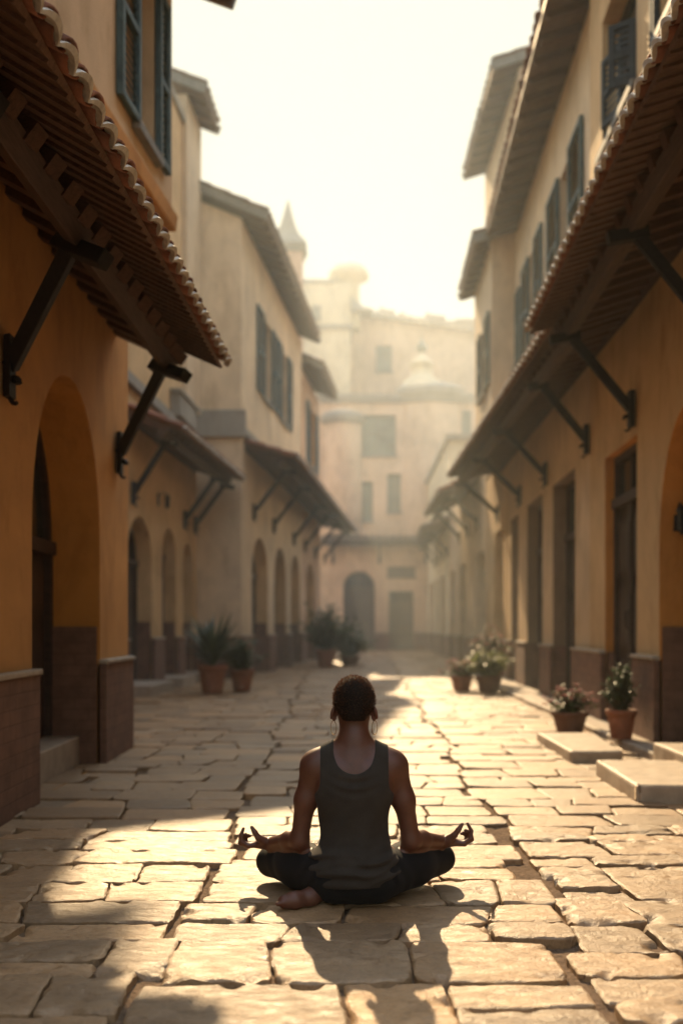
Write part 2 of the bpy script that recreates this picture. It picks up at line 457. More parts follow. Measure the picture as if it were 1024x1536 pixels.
def side_walls(F, s0, s1, z0, ztop, depth, slope, parent, mat, roof_back=True):
    """two end walls, back wall"""
    for s in (s0, s1):
        w = MB(); w.quad(F(s, 0, z0), F(s, -depth, z0), F(s, -depth, ztop + slope * depth), F(s, 0, ztop))
        w.build("end_wall", mat, parent)
    w = MB(); w.quad(F(s0, -depth, z0), F(s1, -depth, z0), F(s1, -depth, ztop + slope * depth), F(s0, -depth, ztop + slope * depth))
    w.build("back_wall", mat, parent)
def tiles(mb, pan, W0, W1, E0, E1, period=.21, course=.36, seg=6, jit=.006, r=None):
    W0, W1, E0, E1 = map(Vector, (W0, W1, E0, E1))
    n = max(2, round((E1 - E0).length / period)); m = max(1, round(((E0 - W0).length) / course))
    rnd = random.Random(int(abs(W0.x * 1000 + W0.y * 37)) + 5)
    al = (W1 - W0).normalized()
    down = ((E0 + E1) - (W0 + W1)).normalized()
    nrm = al.cross(down)
    if nrm.z < 0: nrm = -nrm
    def at(u, v): return (W0.lerp(W1, u)).lerp(E0.lerp(E1, u), v)
    p = (E1 - E0).length / n; rr = r or p * .41
    for i in range(n):
        for j in range(m):
            for kind in (0, 1):
                u = (i + .5) / n if kind else (i + 0.0) / n
                if kind == 0 and i == 0: u = .15 / n
                v0, v1 = max(0, (j - .12) / m), (j + 1) / m
                c0, c1 = at(u, v0), at(u, v1)
                ja = al * rnd.uniform(-jit, jit); jb = nrm * rnd.uniform(-jit, jit) * .6; jc = down * rnd.uniform(-jit, jit) * 1.6
                T = mb if kind else pan
                base = len(T.v)
                r0, r1 = (rr * .9, rr * 1.08) if kind else (rr * 1.05, rr * 1.0)
                th = .013
                for (c, r_, lift) in ((c0, r0, .0), (c1 + jc, r1, .018)):
                    for rad in (r_, r_ - th):
                        for k in range(seg + 1):
                            a = math.pi * k / seg
                            if kind: q = c + al * (math.cos(a) * rad) + nrm * (math.sin(a) * rad * .62 + lift + .028)
                            else: q = c + al * (math.cos(a) * rad) + nrm * (-math.sin(a) * rad * .5 + lift + .028 + (rad - r_) * 0)
                            T.v.append(tuple(q + ja + jb))
                S = seg + 1
                for k in range(seg):
                    T.f.append((base + k, base + k + 1, base + 2 * S + k + 1, base + 2 * S + k))
                    T.f.append((base + S + k, base + 3 * S + k, base + 3 * S + k + 1, base + S + k + 1))
                    T.f.append((base + 2 * S + k, base + 2 * S + k + 1, base + 3 * S + k + 1, base + 3 * S + k))
                T.f.append((base, base + 2 * S, base + 3 * S, base + S)); T.f.append((base + seg, base + S + seg, base + 3 * S + seg, base + 2 * S + seg))
    return n, p, at, al, down, nrm, rr
def awning(name_label, W0, W1, E0, E1, parent_label_group, brackets, matt="tile", period=.175, rafter_step=.28, wallX=None, foot_drop=.62, purlin=.72, mortar=True, out=.1):
    """projecting tiled awning. W: wall line under-tile points, E: eave line"""
    W0, W1, E0, E1 = map(Vector, (W0, W1, E0, E1))
    mid = (W0 + W1) / 2
    t = thing("tiled_awning", name_label, "awning", (mid.x, mid.y, 0), parent_label_group)
    cov, pan = MB(), MB()
    n, p, at, al, down, nrm, rr = tiles(cov, pan, W0, W1, E0, E1, period)
    cov.v += []; base = len(cov.v); cov.v += pan.v; cov.f += [tuple(i + base for i in f) for f in pan.f]
    cov.build("roof_tiles", M[matt], t, smooth=True)
    # mortar-filled scalloped eave edge
    if mortar:
        e = MB(); rows = []; S = 8
        er = random.Random(n)
        wob = [er.uniform(-.006, .006) for _ in range(n + 2)]
        for q in range(n * S + 1):
            u = q / (n * S); tt = q / S; wave = abs(math.sin(math.pi * tt)) ** .75
            o_ = at(u, 1.0) + nrm * (.030 + .042 * wave + wob[int(tt)] * wave)
            f = down * (.020 + .012 * wave); dn = nrm * (.016 + .010 * wave)
            rows.append((o_ + f, o_ - down * .03 + nrm * .004, o_ - down * .03 - dn, o_ + f - dn))
        for a_, b_ in zip(rows[:-1], rows[1:]):
            for k in range(4): e.quad(a_[k], b_[k], b_[(k + 1) % 4], a_[(k + 1) % 4])
        e.build("eave_edge", M["mortar"], t)
    # rafters
    ln = (W1 - W0).length; k = max(2, round(ln / rafter_step))
    for i in range(k + 1):
        u = min(max(i / k, .012), .988)
        a, b = at(u, 0.0) - nrm * .085, at(u, purlin + .07) - nrm * .085
        r = MB(); r.bar(a, b, .085, .09, nrm); r.build("rafter", M["rafter"], t)
    bd = MB(); nb_ = max(3, round(ln / .13))
    for i in range(nb_):
        u0, u1 = i / nb_, (i + 1) / nb_
        hi, lo = nrm * .020, nrm * .036
        bd.quad(at(u0, -.06) - lo, at(u1, -.06) - hi, at(u1, .98) - hi, at(u0, .98) - lo)
        bd.quad(at(u0, -.06) - lo, at(u0, .98) - lo, at(u0, .98) - hi, at(u0, -.06) - hi)
        bd.quad(at(u0, .98) - lo, at(u1, .98) - hi, at(u1, .98), at(u0, .98))
    bd.build("roof_boards", M["soffit"], t)
    pu = MB(); pu.bar(at(-.0, purlin) - nrm * .165, at(1.0, purlin) - nrm * .165, .11, .12, nrm); pu.build("purlin", M["beam"], t, bevel=.008)
    le = MB(); le.bar(at(0, 0) - nrm * .10 + down * .02, at(1, 0) - nrm * .10 + down * .02, .09, .15, nrm); le.build("wall_ledger", M["beam"], t)
    for u in brackets:
        foot_w = at(u, 0.0); top = at(u, purlin) - nrm * .24
        foot = Vector((foot_w.x, foot_w.y, top.z - foot_drop)) + Vector((down.x, down.y, 0)).normalized() * .05
        b = MB(); b.bar(foot, top, .06, .085, al.cross(top - foot)); b.bar(at(u, purlin - .08) - nrm * .25, at(u, min(.95, purlin + .20)) - nrm * .21, .085, .085, nrm)
        br = b.build("bracket", M["iron"], t, bevel=.006)
        out_ = Vector((down.x, down.y, 0)).normalized()
        pl = MB()
        ctr = foot - out_ * .03
        a0, a1 = al * .055, Vector((0, 0, .17))
        pl.hexa([ctr - a0 - a1, ctr + a0 - a1, ctr + a0 - a1 + out_ * .05, ctr - a0 - a1 + out_ * .05, ctr - a0 + a1, ctr + a0 + a1, ctr + a0 + a1 + out_ * .05, ctr - a0 + a1 + out_ * .05])
        # scroll below the foot
        pts = [ctr + out_ * (.06 + .035 * math.cos(q)) + Vector((0, 0, -.1 + .05 * math.sin(q) - .012 * q)) for q in [x * .5 for x in range(12)]]
        pl.tube(pts, [.022 - .001 * i for i in range(12)], 6)
        pl.build("wall_plate", M["iron"], br)
    return t
def main_roof(F, s0, s1, zwall, parent, over=.45, slope=.35, depth=5.0, drop=.06, mat="tilegrey", period=.26, verge=.15, s_in=0.0, tiles_depth=2.2):
    """mono pitch roof rising away from the street: tiles, soffit, verge boards"""
    ze = zwall - drop
    E0, E1 = F(s0 - verge, over, ze), F(s1 + verge, over, ze)
    td = tiles_depth
    W0, W1 = F(s0 - verge, -td, ze + slope * (over + td)), F(s1 + verge, -td, ze + slope * (over + td))
    up = Vector((0, 0, .12))
    c, pn = MB(), MB()
    n, p, at, al, down, nrm, rr = tiles(c, pn, Vector(W0) + up, Vector(W1) + up, Vector(E0) + up, Vector(E1) + up, period, .4, 5, .008)
    base = len(c.v); c.v += pn.v; c.f += [tuple(i + base for i in f) for f in pn.f]
    B0, B1 = F(s0 - verge, -depth, ze + slope * (over + depth)), F(s1 + verge, -depth, ze + slope * (over + depth))
    u2 = Vector((0, 0, .13))
    c.quad(Vector(W0) + u2, Vector(W1) + u2, Vector(B1) + u2, Vector(B0) + u2)
    ro = c.build("roof", M[mat], parent, smooth=True)
    so = MB()
    a = [Vector(x) for x in (E0, E1, B1, B0)]; so.hexa([x + Vector((0, 0, 0)) for x in a] + [x + Vector((0, 0, .075)) for x in a])
    so.build("soffit", M["soffit"], ro)
    for s in (s0 - verge, s1 + verge):
        v = MB(); v.bar(Vector(F(s, over + .02, ze + .03 - slope * .02)), Vector(F(s, -depth, ze + .03 + slope * (over + depth))), .05, .17); v.build("verge_board", M["verge"], ro)
    k = max(3, round((s1 - s0) / .5))
    for i in range(k + 1):
        s = s0 + (s1 - s0) * i / k
        r = MB(); r.bar(F(s, over - .06, ze - .045 + slope * .06), F(s, -.02, ze - .045 + slope * (over + .02)), .08, .085); r.build("rafter_tail", M["rafter"], ro)
    return ro

def FS(x0, k, side):
    """facade along the street: x = x0 + k*Y, d toward the street"""
    return lambda s, d, z: (x0 + k * s + side * d, s, z)
def FX(y0, side=-1):
    """facade facing the camera: s = X, d toward the camera"""
    return lambda s, d, z: (s, y0 + side * d, z)

# ================================================================== LEFT SIDE
# ---- house 1 (nearest left)
b1 = thing("arcaded_house", "near house with deep orange walls, one tall dark arch and a shuttered window above", "house", (-1.87, 5.5, 0))
F = FS(-1.87, 0, 1)
op1 = [dict(a=6.05, b=7.75, z0=0.0, z1=2.78, rise=1.15, depth=.42), dict(a=2.6, b=4.3, z0=0.0, z1=2.78, rise=1.15, depth=.42)]
wall_with_openings(F, 1.2, 8.77, -.1, 4.57, op1).build("wall", M["orange"], b1)
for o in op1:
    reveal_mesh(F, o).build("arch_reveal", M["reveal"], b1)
    o2 = dict(o, z0=.22); door_in(F, o2, b1)
    s = MB(); s.fbox(F, o["a"] + .03, o["b"] - .03, -.418, -.15, -.05, .215); s.build("door_step", M["kerb"], b1, bevel=.012)
plinth(F, 1.2, 8.77, op1, b1)
FU = FS(-2.292, .092, 1)
opu = [dict(a=7.66, b=8.20, z0=4.92, z1=6.3, depth=.16)]
wall_with_openings(FU, 1.2, 8.77, 4.57, 6.9, opu).build("upper_wall", M["beige"], b1)
reveal_mesh(FU, opu[0]).build("window_reveal", M["beige"], b1)
window_in(FU, opu[0], b1, shutters=((7.20, 7.655), (8.205, 8.52)))
jt = MB(); jt.hexa([(-2.3, 4.5, 4.53), (-1.86, 4.5, 4.53), (-1.45, 8.80, 4.53), (-2.3, 8.80, 4.53), (-2.3, 4.5, 4.67), (-1.84, 4.5, 4.67), (-1.43, 8.80, 4.67), (-2.3, 8.80, 4.67)])
jt.build("jetty_ledge", M["orange"], b1, bevel=.015)
jc = MB(); jc.hexa([(-2.2, 8.4, 4.30), (-1.88, 8.4, 4.30), (-1.88, 8.765, 4.30), (-2.2, 8.765, 4.30), (-2.2, 8.3, 4.528), (-1.56, 8.3, 4.528), (-1.53, 8.768, 4.528), (-2.2, 8.768, 4.528)])
jc.build("corbel", M["orange"], b1)
e = MB(); e.quad((-1.87, 8.77, -.1), (-6, 8.77, -.1), (-6, 8.77, 8.6), (-1.87, 8.77, 7.0)); e.quad((-1.87, 8.772, 4.57), (-1.487, 8.772, 4.57), (-1.487, 8.772, 6.9), (-1.87, 8.772, 7.04)); e.build("end_wall", M["orange"], b1)
e = MB(); e.quad((-1.87, 1.2, -.1), (-6, 1.2, -.1), (-6, 1.2, 8.6), (-1.87, 1.2, 7.0)); e.quad((-6, 1.2, -.1), (-6, 8.77, -.1), (-6, 8.77, 8.6), (-6, 1.2, 8.6)); e.build("back_wall", M["orange"], b1)
main_roof(FU, 1.2, 8.77, 6.72, b1, over=.5, slope=.36, depth=3.9, verge=.2, mat="tile")
awning("weathered tiled awning on the near orange house, above its tall dark arch", (-1.87, 2.0, 3.62), (-1.87, 8.4, 3.62), (-.96, 2.0, 2.92), (-.84, 7.22, 2.93),
       "tiled awnings along the street", [.28, .555, .985], purlin=.62, rafter_step=.30, foot_drop=.52)

# ---- house 2 (set back)
b2 = thing("arcaded_house", "tall beige house set back behind the near orange one, with three small arched doors", "house", (-3, 15, 0))
F = FS(-3.96, .05, 1)
op2 = [dict(a=10.6, b=12.0, z0=.0, z1=2.75, rise=.7, depth=.3), dict(a=15.0, b=16.54, z0=.0, z1=2.79, rise=.72, depth=.3), dict(a=17.3, b=18.4, z0=.0, z1=2.81, rise=.52, depth=.28), dict(a=19.03, b=19.95, z0=.0, z1=2.68, rise=.44, depth=.28)]
wall_with_openings(F, 8.85, 20.37, -.1, 10.6, op2).build("wall", M["ochre"], b2)
for o in op2:
    reveal_mesh(F, o).build("arch_reveal", M["ochre"], b2)
    door_in(F, dict(o, z0=.18), b2)
    s = MB(); s.fbox(F, o["a"] + .02, o["b"] - .02, -.29, .36, -.05, .175); s.build("door_step", M["kerb"], b2, bevel=.012)
plinth(F, 8.85, 20.37, op2, b2, z=.85)
side_walls(F, 8.85, 20.37, -.1, 10.59, 4, .2, b2, M["cream"])
tw = MB(); tw.fbox(F, 18.95, 20.36, -3.5, .09, 5.35, 11.15); tw.build("upper_wall", M["cream"], b2)
main_roof(F, 18.95, 20.37, 11.25, b2, over=.43, slope=.38, depth=3.5, verge=.1)
lg = MB(); lg.fbox(F, 8.9, 20.3, 0.013, .10, 4.68, 4.84); lg.build("string_course", M["trim"], b2)
bx = MB(); bx.fbox(F, 17.9, 19.5, 0.014, .18, 4.86, 5.26); bx.fbox(F, 17.84, 19.56, 0.015, .22, 5.261, 5.32); bx.build("window_box_ledge", M["trim"], b2)
cp = MB(); cp.fbox(F, 8.85, 18.94, -4, .06, 10.601, 10.72); cp.build("parapet_cap", M["trim"], b2)
awning("short tiled awning over the small arched doors of the set back beige house", F(14.85, 0, 4.34), F(20.2, 0, 4.34), F(14.9, .85, 4.0), F(20.2, 1.0, 4.0),
       "tiled awnings along the street", [.07, .78, .96], purlin=.70, rafter_step=.38, period=.24, foot_drop=.78)

# ---- house 3 (long shuttered)
b3 = thing("arcaded_house", "long cream house with blue grey shutters above a row of tall arches", "house", (-1.8, 24, 0))
F = FS(-4.08, .1, 1)
op3 = [dict(a=a, b=a + w, z0=.0, z1=3.05, rise=.85, depth=.34) for a, w in ((21.54, 1.95), (24.42, 1.85), (27.1, 1.75))]
opu3 = [dict(a=22.86, b=23.94, z0=6.33, z1=8.16, depth=.18), dict(a=25.44, b=26.34, z0=6.33, z1=8.16, depth=.18)]
wall_with_openings(F, 20.4, 29.18, -.1, 9.39, op3 + opu3).build("wall", M["cream"], b3)
for o in op3:
    reveal_mesh(F, o).build("arch_reveal", M["ochre"], b3); door_in(F, dict(o, z0=.1), b3)
for o, sh in zip(opu3, (((22.02, 22.84), (23.96, 24.72)), ((24.75, 25.42), (26.36, 27.06)))):
    reveal_mesh(F, o).build("window_reveal", M["cream"], b3); window_in(F, o, b3, shutters=sh)
plinth(F, 20.4, 29.18, op3, b3, z=.85)
side_walls(F, 20.4, 29.18, -.1, 9.39, 5.5, .42, b3, M["cream"])
main_roof(F, 20.4, 29.0, 9.42, b3, over=.53, slope=.42, depth=5.5, verge=.16)
sc_ = MB(); sc_.fbox(F, 20.32, 29.18, .002, .10, 4.98, 5.12); sc_.build("string_course", M["trim"], b3)
sb = MB(); sb.box(-5.2, -1.94, 20.29, 20.398, 4.92, 5.47); sb.build("gable_band", M["trim"], b3, bevel=.02)
pe = MB(); pe.box(-5.6, -1.99, 20.34, 20.398, -.05, .85); pe.build("plinth", M["brick"], b3)
# ---- house 4
b4 = thing("arcaded_house", "narrow peach house adjoining the long shuttered one, with a single shuttered window", "house", (-1, 31.5, 0))
op4 = [dict(a=30.6, b=32.6, z0=.0, z1=3.05, rise=.85, depth=.34)]
opu4 = [dict(a=31.3, b=32.75, z0=6.15, z1=8.0, depth=.16), dict(a=29.5, b=29.95, z0=6.0, z1=8.4, depth=.3)]
F4 = FS(-4.15, .1, 1)
wall_with_openings(F4, 29.2, 34.1, -.1, 8.72, op4 + opu4).build("wall", M["peach"], b4)
for o in op4: reveal_mesh(F4, o).build("arch_reveal", M["ochre"], b4); door_in(F4, dict(o, z0=.1), b4)
for o in opu4: reveal_mesh(F4, o).build("window_reveal", M["orange"], b4)
window_in(F4, opu4[0], b4, shutters=((30.6, 31.28), (32.77, 33.4)))
nb = MB(); nb.fbox(F4, 29.5, 29.95, -.33, -.30, 6.0, 8.4); nb.build("niche_back", M["orange"], b4)
plinth(F4, 29.2, 34.1, op4, b4, z=.85)
side_walls(F4, 29.2, 34.1, -.1, 8.72, 5.5, .42, b4, M["peach"])
main_roof(F4, 29.55, 33.3, 8.74, b4, over=.66, slope=.42, depth=5.5, verge=.14)
awning("long tiled awning over the arches of the cream house with blue grey shutters", F(20.7, 0, 4.89), F(35.5, 0, 4.73), F(20.7, 1.08, 4.56), F(35.5, 1.08, 4.40),
       "tiled awnings along the street", [.06, .23, .45, .60, .76, .93], rafter_step=.5, period=.28, foot_drop=.88)

# ---- turret house and far left mass
b5 = thing("turret_house", "square peach turret with a flared grey spire behind the left rooftops", "tower", (-1.9, 36, 0))
t = MB(); t.box(-2.45, -1.4, 35.5, 36.5, -.1, 14.75); t.build("wall", M["peach"], b5)
t = MB(); hw0, cx, cy = .68, -1.92, 36.0
prof = [(hw0, 14.6), (.64, 14.72), (.40, 15.05), (.25, 15.45), (.02, 16.4)]
for (ra, za), (rb, zb) in zip(prof[:-1], prof[1:]):
    for k in range(4):
        a0, a1 = math.pi / 4 + k * math.pi / 2, math.pi / 4 + (k + 1) * math.pi / 2
        q = 1.414
        t.quad((cx + ra * q * math.cos(a0), cy + ra * q * math.sin(a0), za), (cx + ra * q * math.cos(a1), cy + ra * q * math.sin(a1), za), (cx + rb * q * math.cos(a1), cy + rb * q * math.sin(a1), zb), (cx + rb * q * math.cos(a0), cy + rb * q * math.sin(a0), zb))
t.build("spire", M["trim"], b5)
t = MB(); t.box(-2.52, -1.33, 35.43, 36.57, 14.4, 14.62); t.build("cornice", M["trim"], b5)
t = MB(); t.box(-7, -2.46, 35.6, 40, -.1, 10.5); t.build("house_body", M["peach"], b5)

# ================================================================== END OF STREET
def end_window(parent, x0, x1, z0, z1, y, glass="paneg"):
    Fx = FX(y)
    w = MB(); w.fbox(Fx, x0, x1, .0, .05, z0, z1)
    fr = MB()
    fr.fbox(Fx, x0 - .09, x0, .001, .08, z0 - .09, z1 + .09); fr.fbox(Fx, x1, x1 + .09, .001, .08, z0 - .09, z1 + .09)
    fr.fbox(Fx, x0, x1, .002, .07, z1, z1 + .1); fr.fbox(Fx, x0, x1, .002, .11, z0 - .11, z0)
    m = (x0 + x1) / 2
    fr.fbox(Fx, m - .03, m + .03, .051, .07, z0, z1)
    for q in (.33, .66): fr.fbox(Fx, x0, x1, .051, .066, z0 + (z1 - z0) * q - .02, z0 + (z1 - z0) * q + .02)
    f = fr.build("window", M["trim"], parent); w.build("pane", M[glass], f)
eh = thing("end_house", "peach house closing the street, with a bowed upper front and grey arched door", "house", (3, 45, 0))
Fe = FX(45.0)
ope = [dict(a=.09, b=1.5, z0=.0, z1=3.55, rise=.75, depth=.3), dict(a=2.13, b=3.24, z0=0, z1=2.66, depth=.25), dict(a=.62, b=1.42, z0=5.8, z1=7.6, depth=.2), dict(a=2.05, b=2.68, z0=6.2, z1=7.95, depth=.2), dict(a=.9, b=2.45, z0=8.75, z1=10.6, depth=.2), dict(a=5.4, b=5.85, z0=9.4, z1=10.8, depth=.2)]
wall_with_openings(Fe, -1.0, 6.4, -.1, 11.3, ope).build("wall", M["faded"], eh)
for o in ope: reveal_mesh(Fe, o).build("window_reveal", M["faded"], eh)
for o in ope[:2]: door_in(Fe, dict(o, z0=.02), eh, mat="doorgrey")
for o in ope[2:]: window_in(Fe, o, eh, glass="paneg")
plinth(Fe, -1.0, 6.4, ope, eh, jamb=False)
c = MB(); c.fbox(Fe, -1.1, 6.45, -.02, .22, 11.3, 11.5); c.fbox(Fe, -1.1, 6.45, -.02, .12, 11.12, 11.298); c.build("cornice", M["trim"], eh)
A0, A1 = R(270 - 36), R(270 + 36)
c = MB(); c.lathe((4.0, 46.75, 0), [(2.15, 5.15), (2.15, 11.35)], 20, A0, A1); c.build("bow_front", M["faded"], eh)
c = MB(); c.lathe((4.0, 46.75, 0), [(2.16, 11.1), (2.3, 11.2), (2.32, 11.36), (2.42, 11.46), (2.44, 11.75), (1.7, 12.1), (.05, 12.3)], 20, R(270 - 40), R(270 + 40)); c.build("bow_cornice", M["trim"], eh)
c = MB(); c.lathe((3.65, 45.6, 0), [(.95, 11.9), (.8, 12.25), (.5, 12.45), (.45, 12.9), (.6, 12.95), (.42, 13.2), (.14, 13.45), (.14, 13.55)], 20); c.build("cupola", M["pale"], eh, smooth=True)
c = MB(); c.lathe((3.65, 45.6, 0), [(.02, 13.5), (.2, 13.6), (.25, 13.75), (.18, 13.95), (.05, 14.05), (.02, 14.3)], 16); c.build("finial", M["paneg"], eh, smooth=True)
c = MB(); c.box(-1.0, 6.4, 45.01, 52, 11.2, 11.35); c.build("roof", M["tilegrey"], eh)
c = MB(); c.lathe((.05, 45.3, 0), [(.9, 5.2), (.88, 10.2), (1.02, 10.28), (1.04, 10.5), (.8, 10.7), (.1, 11.0)], 24, math.pi, 2 * math.pi); c.build("round_bay", M["faded"], eh)
c = MB(); c.lathe((.05, 45.3, 0), [(.92, 10.15), (1.04, 10.26), (1.06, 10.52), (.85, 10.68)], 24, math.pi, 2 * math.pi); c.build("bay_cornice", M["trim"], eh)
c = MB(); c.lathe((.05, 45.3, 0), [(.1, 4.9), (.6, 5.0), (.9, 5.2)], 24, math.pi, 2 * math.pi); c.build("bay_corbel", M["trim"], eh)
c = MB(); c.fbox(Fe, 2.07, 3.3, .003, .05, 3.28, 3.76); c.fbox(Fe, 2.02, 3.35, .051, .07, 3.24, 3.30); c.build("wall_panel", M["doorgrey"], eh)
awning("long grey awning across the ground floor of the peach end house", (-.9, 44.98, 5.1), (4.3, 44.98, 5.1), (-.9, 44.2, 4.85), (4.3, 44.2, 4.85), "tiled awnings along the street", [.1, .5, .9], matt="tilegrey", period=.3, rafter_step=.6, mortar=False)
bh = thing("back_house", "tall pale peach house rising behind the end house, with ragged ridge tiles", "house", (3.4, 50, 0))
Fb = FX(49.6)
opb = [dict(a=1.7, b=2.5, z0=13.7, z1=15.0, depth=.15)]
wb = wall_with_openings(Fb, .45, 7.0, -.1, 15.6, opb); wb.quad((.45, 49.6, 15.6), (7.0, 49.6, 15.6), (7.0, 49.6, 15.61), (.45, 49.6, 16.5)); wb.build("wall", M["faded"], bh)
reveal_mesh(Fb, opb[0]).build("window_reveal", M["faded"], bh); window_in(Fb, opb[0], bh, glass="paneg")
w = MB(); w.quad((.45, 49.6, -.1), (.45, 55, -.1), (.45, 55, 17), (.45, 49.6, 16.5)); w.quad((.45, 55, -.1), (7, 55, -.1), (7, 55, 16), (.45, 55, 17)); w.quad((7, 49.6, -.1), (7, 55, -.1), (7, 55, 16), (7, 49.6, 15.6)); w.build("side_wall", M["faded"], bh)
c, pn = MB(), MB()
tiles(c, pn, (.3, 51.2, 17.1), (7.1, 51.2, 16.3), (.3, 49.3, 16.45), (7.1, 49.3, 15.5), .33, .5, 4, .05)
rn = random.Random(4)
for i in range(26):
    x = .5 + i * .26; z = 17.12 - .118 * (x - .3)
    h = rn.uniform(.1, .45)
    c.box(x - .1, x + .1, 51.0, 51.4, z - .15, z + h)
c.quad((.3, 51.2, 17.1), (7.1, 51.2, 16.3), (7.1, 55, 15), (.3, 55, 15.6))
base = len(c.v); c.v += pn.v; c.f += [tuple(i + base for i in f) for f in pn.f]
c.build("roof", M["tilegrey"], bh)
ph = thing("tower_house", "pale yellow tower house in the haze with a round mushroom shaped chimney cap", "house", (-.7, 48, 0))
Fp = FX(47.2)
w = MB(); w.box(-1.85, .42, 47.2, 50, -.1, 17.3); w.build("wall", M["pale"], ph)
w = MB(); w.box(-6, -1.86, 47.4, 52, -.1, 10.5); w.build("side_block", M["pale"], ph)
w = MB(); w.box(-1.95, .5, 47.1, 50.1, 15.1, 15.3); w.box(-1.92, -.3, 47.15, 50.05, 17.25, 17.45); w.build("cornice", M["trim"], ph)
w = MB(); w.lathe((.35, 48, 0), [(.55, 15.3), (.5, 17.4), (.62, 17.6), (.95, 17.75), (.98, 17.95), (.8, 18.25), (.45, 18.42), (.02, 18.48)], 22); w.build("chimney_cap", M["pale"], ph, smooth=True)
w = MB(); w.hexa([(.45, 47.0, 16.0), (1.5, 47.0, 16.0), (1.5, 48.5, 16.0), (.45, 48.5, 16.0), (.45, 47.0, 16.6), (1.0, 47.4, 16.25), (1.0, 48.2, 16.25), (.45, 48.5, 16.6)]); w.build("side_roof", M["trim"], ph)
end_window(ph, -1.5, -1.2, 8.9, 9.5, 47.2)
end_window(ph, -1.3, -1.05, 15.6, 16.1, 47.2)

# ================================================================== RIGHT SIDE
F = FS(2.334, .0466, -1)
r1 = thing("arcaded_house", "near house with ochre walls, a bright orange arch and a railed upper window", "house", (2.75, 8, 0))
opr = [dict(a=3.9, b=5.6, z0=.0, z1=2.82, rise=1.15, depth=.45), dict(a=6.92, b=8.62, z0=.0, z1=2.82, rise=1.15, depth=.45), dict(a=9.40, b=10.77, z0=.0, z1=2.87, depth=.15)]
opru = [dict(a=9.40, b=10.92, z0=6.18, z1=7.65, depth=.24), dict(a=7.6, b=8.55, z0=6.12, z1=7.6, depth=.2)]
wall_with_openings(F, 1.2, 11.6, -.1, 8.9, opr + opru).build("wall", M["ochre"], r1)
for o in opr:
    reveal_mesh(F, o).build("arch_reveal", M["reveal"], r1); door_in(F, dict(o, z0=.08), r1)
for o in opru: reveal_mesh(F, o).build("window_reveal", M["ochre"], r1)
w_ = window_in(F, opru[0], r1)
for hinge, ang, wd, zt_ in ((9.44, 55, .26, 6.80), (9.95, 14, .42, 6.9), (10.88, 168, .42, 6.9)):
    ca_, sa_ = math.cos(R(ang)), math.sin(R(ang))
    shutter_mb(lambda s, d, z: F(hinge + s * ca_ - d * sa_, .0 + s * sa_ + d * ca_, z), 0.0, wd, 6.2, zt_, 0, th=.035).build("shutter", M["shutterdark"], w_)
window_in(F, opru[1], r1, shutters=((7.12, 7.58), (8.57, 8.72)), mat="shutterdark")
plinth(F, 1.2, 11.6, opr, r1)
side_walls(F, 1.2, 11.6, -.1, 8.9, 5, .3, r1, M["ochre"])
main_roof(F, 1.2, 11.6, 9.0, r1, over=.45, slope=.3, depth=5, verge=.1, mat="tile")
awning("tiled awning on the near ochre house, above the bright orange arch", F(2.0, 0, 4.24), F(9.79, 0, 4.24), F(2.0, .95, 3.95), F(9.79, .97, 3.93),
       "tiled awnings along the street", [.29, .64, .955], purlin=.70, rafter_step=.30, foot_drop=.68)
r2 = thing("shuttered_house", "long cream house with a deep tiled eave and three square recessed doorways", "house", (3.0, 15, 0))
opd = [dict(a=12.5, b=14.17, z0=.0, z1=3.05, depth=.24), dict(a=15.15, b=16.8, z0=.0, z1=3.08, depth=.24), dict(a=17.95, b=19.0, z0=.0, z1=3.08, depth=.24)]
wall_with_openings(F, 11.602, 19.3, -.1, 4.3, opd).build("wall", M["beige"], r2)
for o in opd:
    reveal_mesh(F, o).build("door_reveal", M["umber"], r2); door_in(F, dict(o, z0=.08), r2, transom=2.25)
plinth(F, 11.602, 19.3, opd, r2)
F2 = FS(2.434, .0466, -1)
opw = [dict(a=13.3, b=14.15, z0=5.75, z1=7.4, depth=.16), dict(a=16.46, b=17.15, z0=5.75, z1=7.4, depth=.16), dict(a=18.85, b=19.2, z0=6.0, z1=7.28, depth=.16)]
wall_with_openings(F2, 11.602, 19.3, 4.3, 8.55, opw).build("upper_wall", M["cream"], r2)
for o, sh in zip(opw, (((12.42, 13.28), (14.17, 15.1)), ((15.72, 16.44), (17.17, 17.95)), ((18.35, 18.83),))):
    reveal_mesh(F2, o).build("window_reveal", M["cream"], r2); window_in(F2, o, r2, shutters=sh, mat="shutter")
side_walls(F2, 11.62, 19.3, 4.3, 8.55, 5, .34, r2, M["cream"])
main_roof(F2, 11.75, 19.1, 8.60, r2, over=.55, slope=.34, depth=5, verge=.1, mat="tile")
awning("long tiled awning over the square recessed doorways of the cream house", F(9.80, 0, 4.24), F(21.3, 0, 4.46), F(9.80, .76, 3.98), F(21.3, 1.06, 4.24),
       "tiled awnings along the street", [.155, .42, .67, .97], rafter_step=.32, period=.23, foot_drop=.62, purlin=.76)
r3 = thing("corner_house", "narrow beige house with a jettied upper storey, beside the square recessed doorways", "house", (3.1, 21.5, 0))
opq = [dict(a=20.3, b=22.0, z0=.0, z1=3.1, depth=.3)]
wall_with_openings(F, 19.302, 23.8, -.1, 4.5, opq).build("wall", M["ochre"], r3)
reveal_mesh(F, opq[0]).build("door_reveal", M["ochre"], r3); door_in(F, dict(opq[0], z0=.05), r3)
plinth(F, 19.302, 23.8, opq, r3)
ew = MB(); ew.quad(F(23.8, 0, -.1), F(23.8, -3, -.1), F(23.8, -3, 8), F(23.8, 0, 4.5)); ew.build("end_wall", M["ochre"], r3)
F3 = FS(2.316, .03, -1)
op3r = [dict(a=20.2, b=21.0, z0=5.85, z1=7.2, depth=.15)]
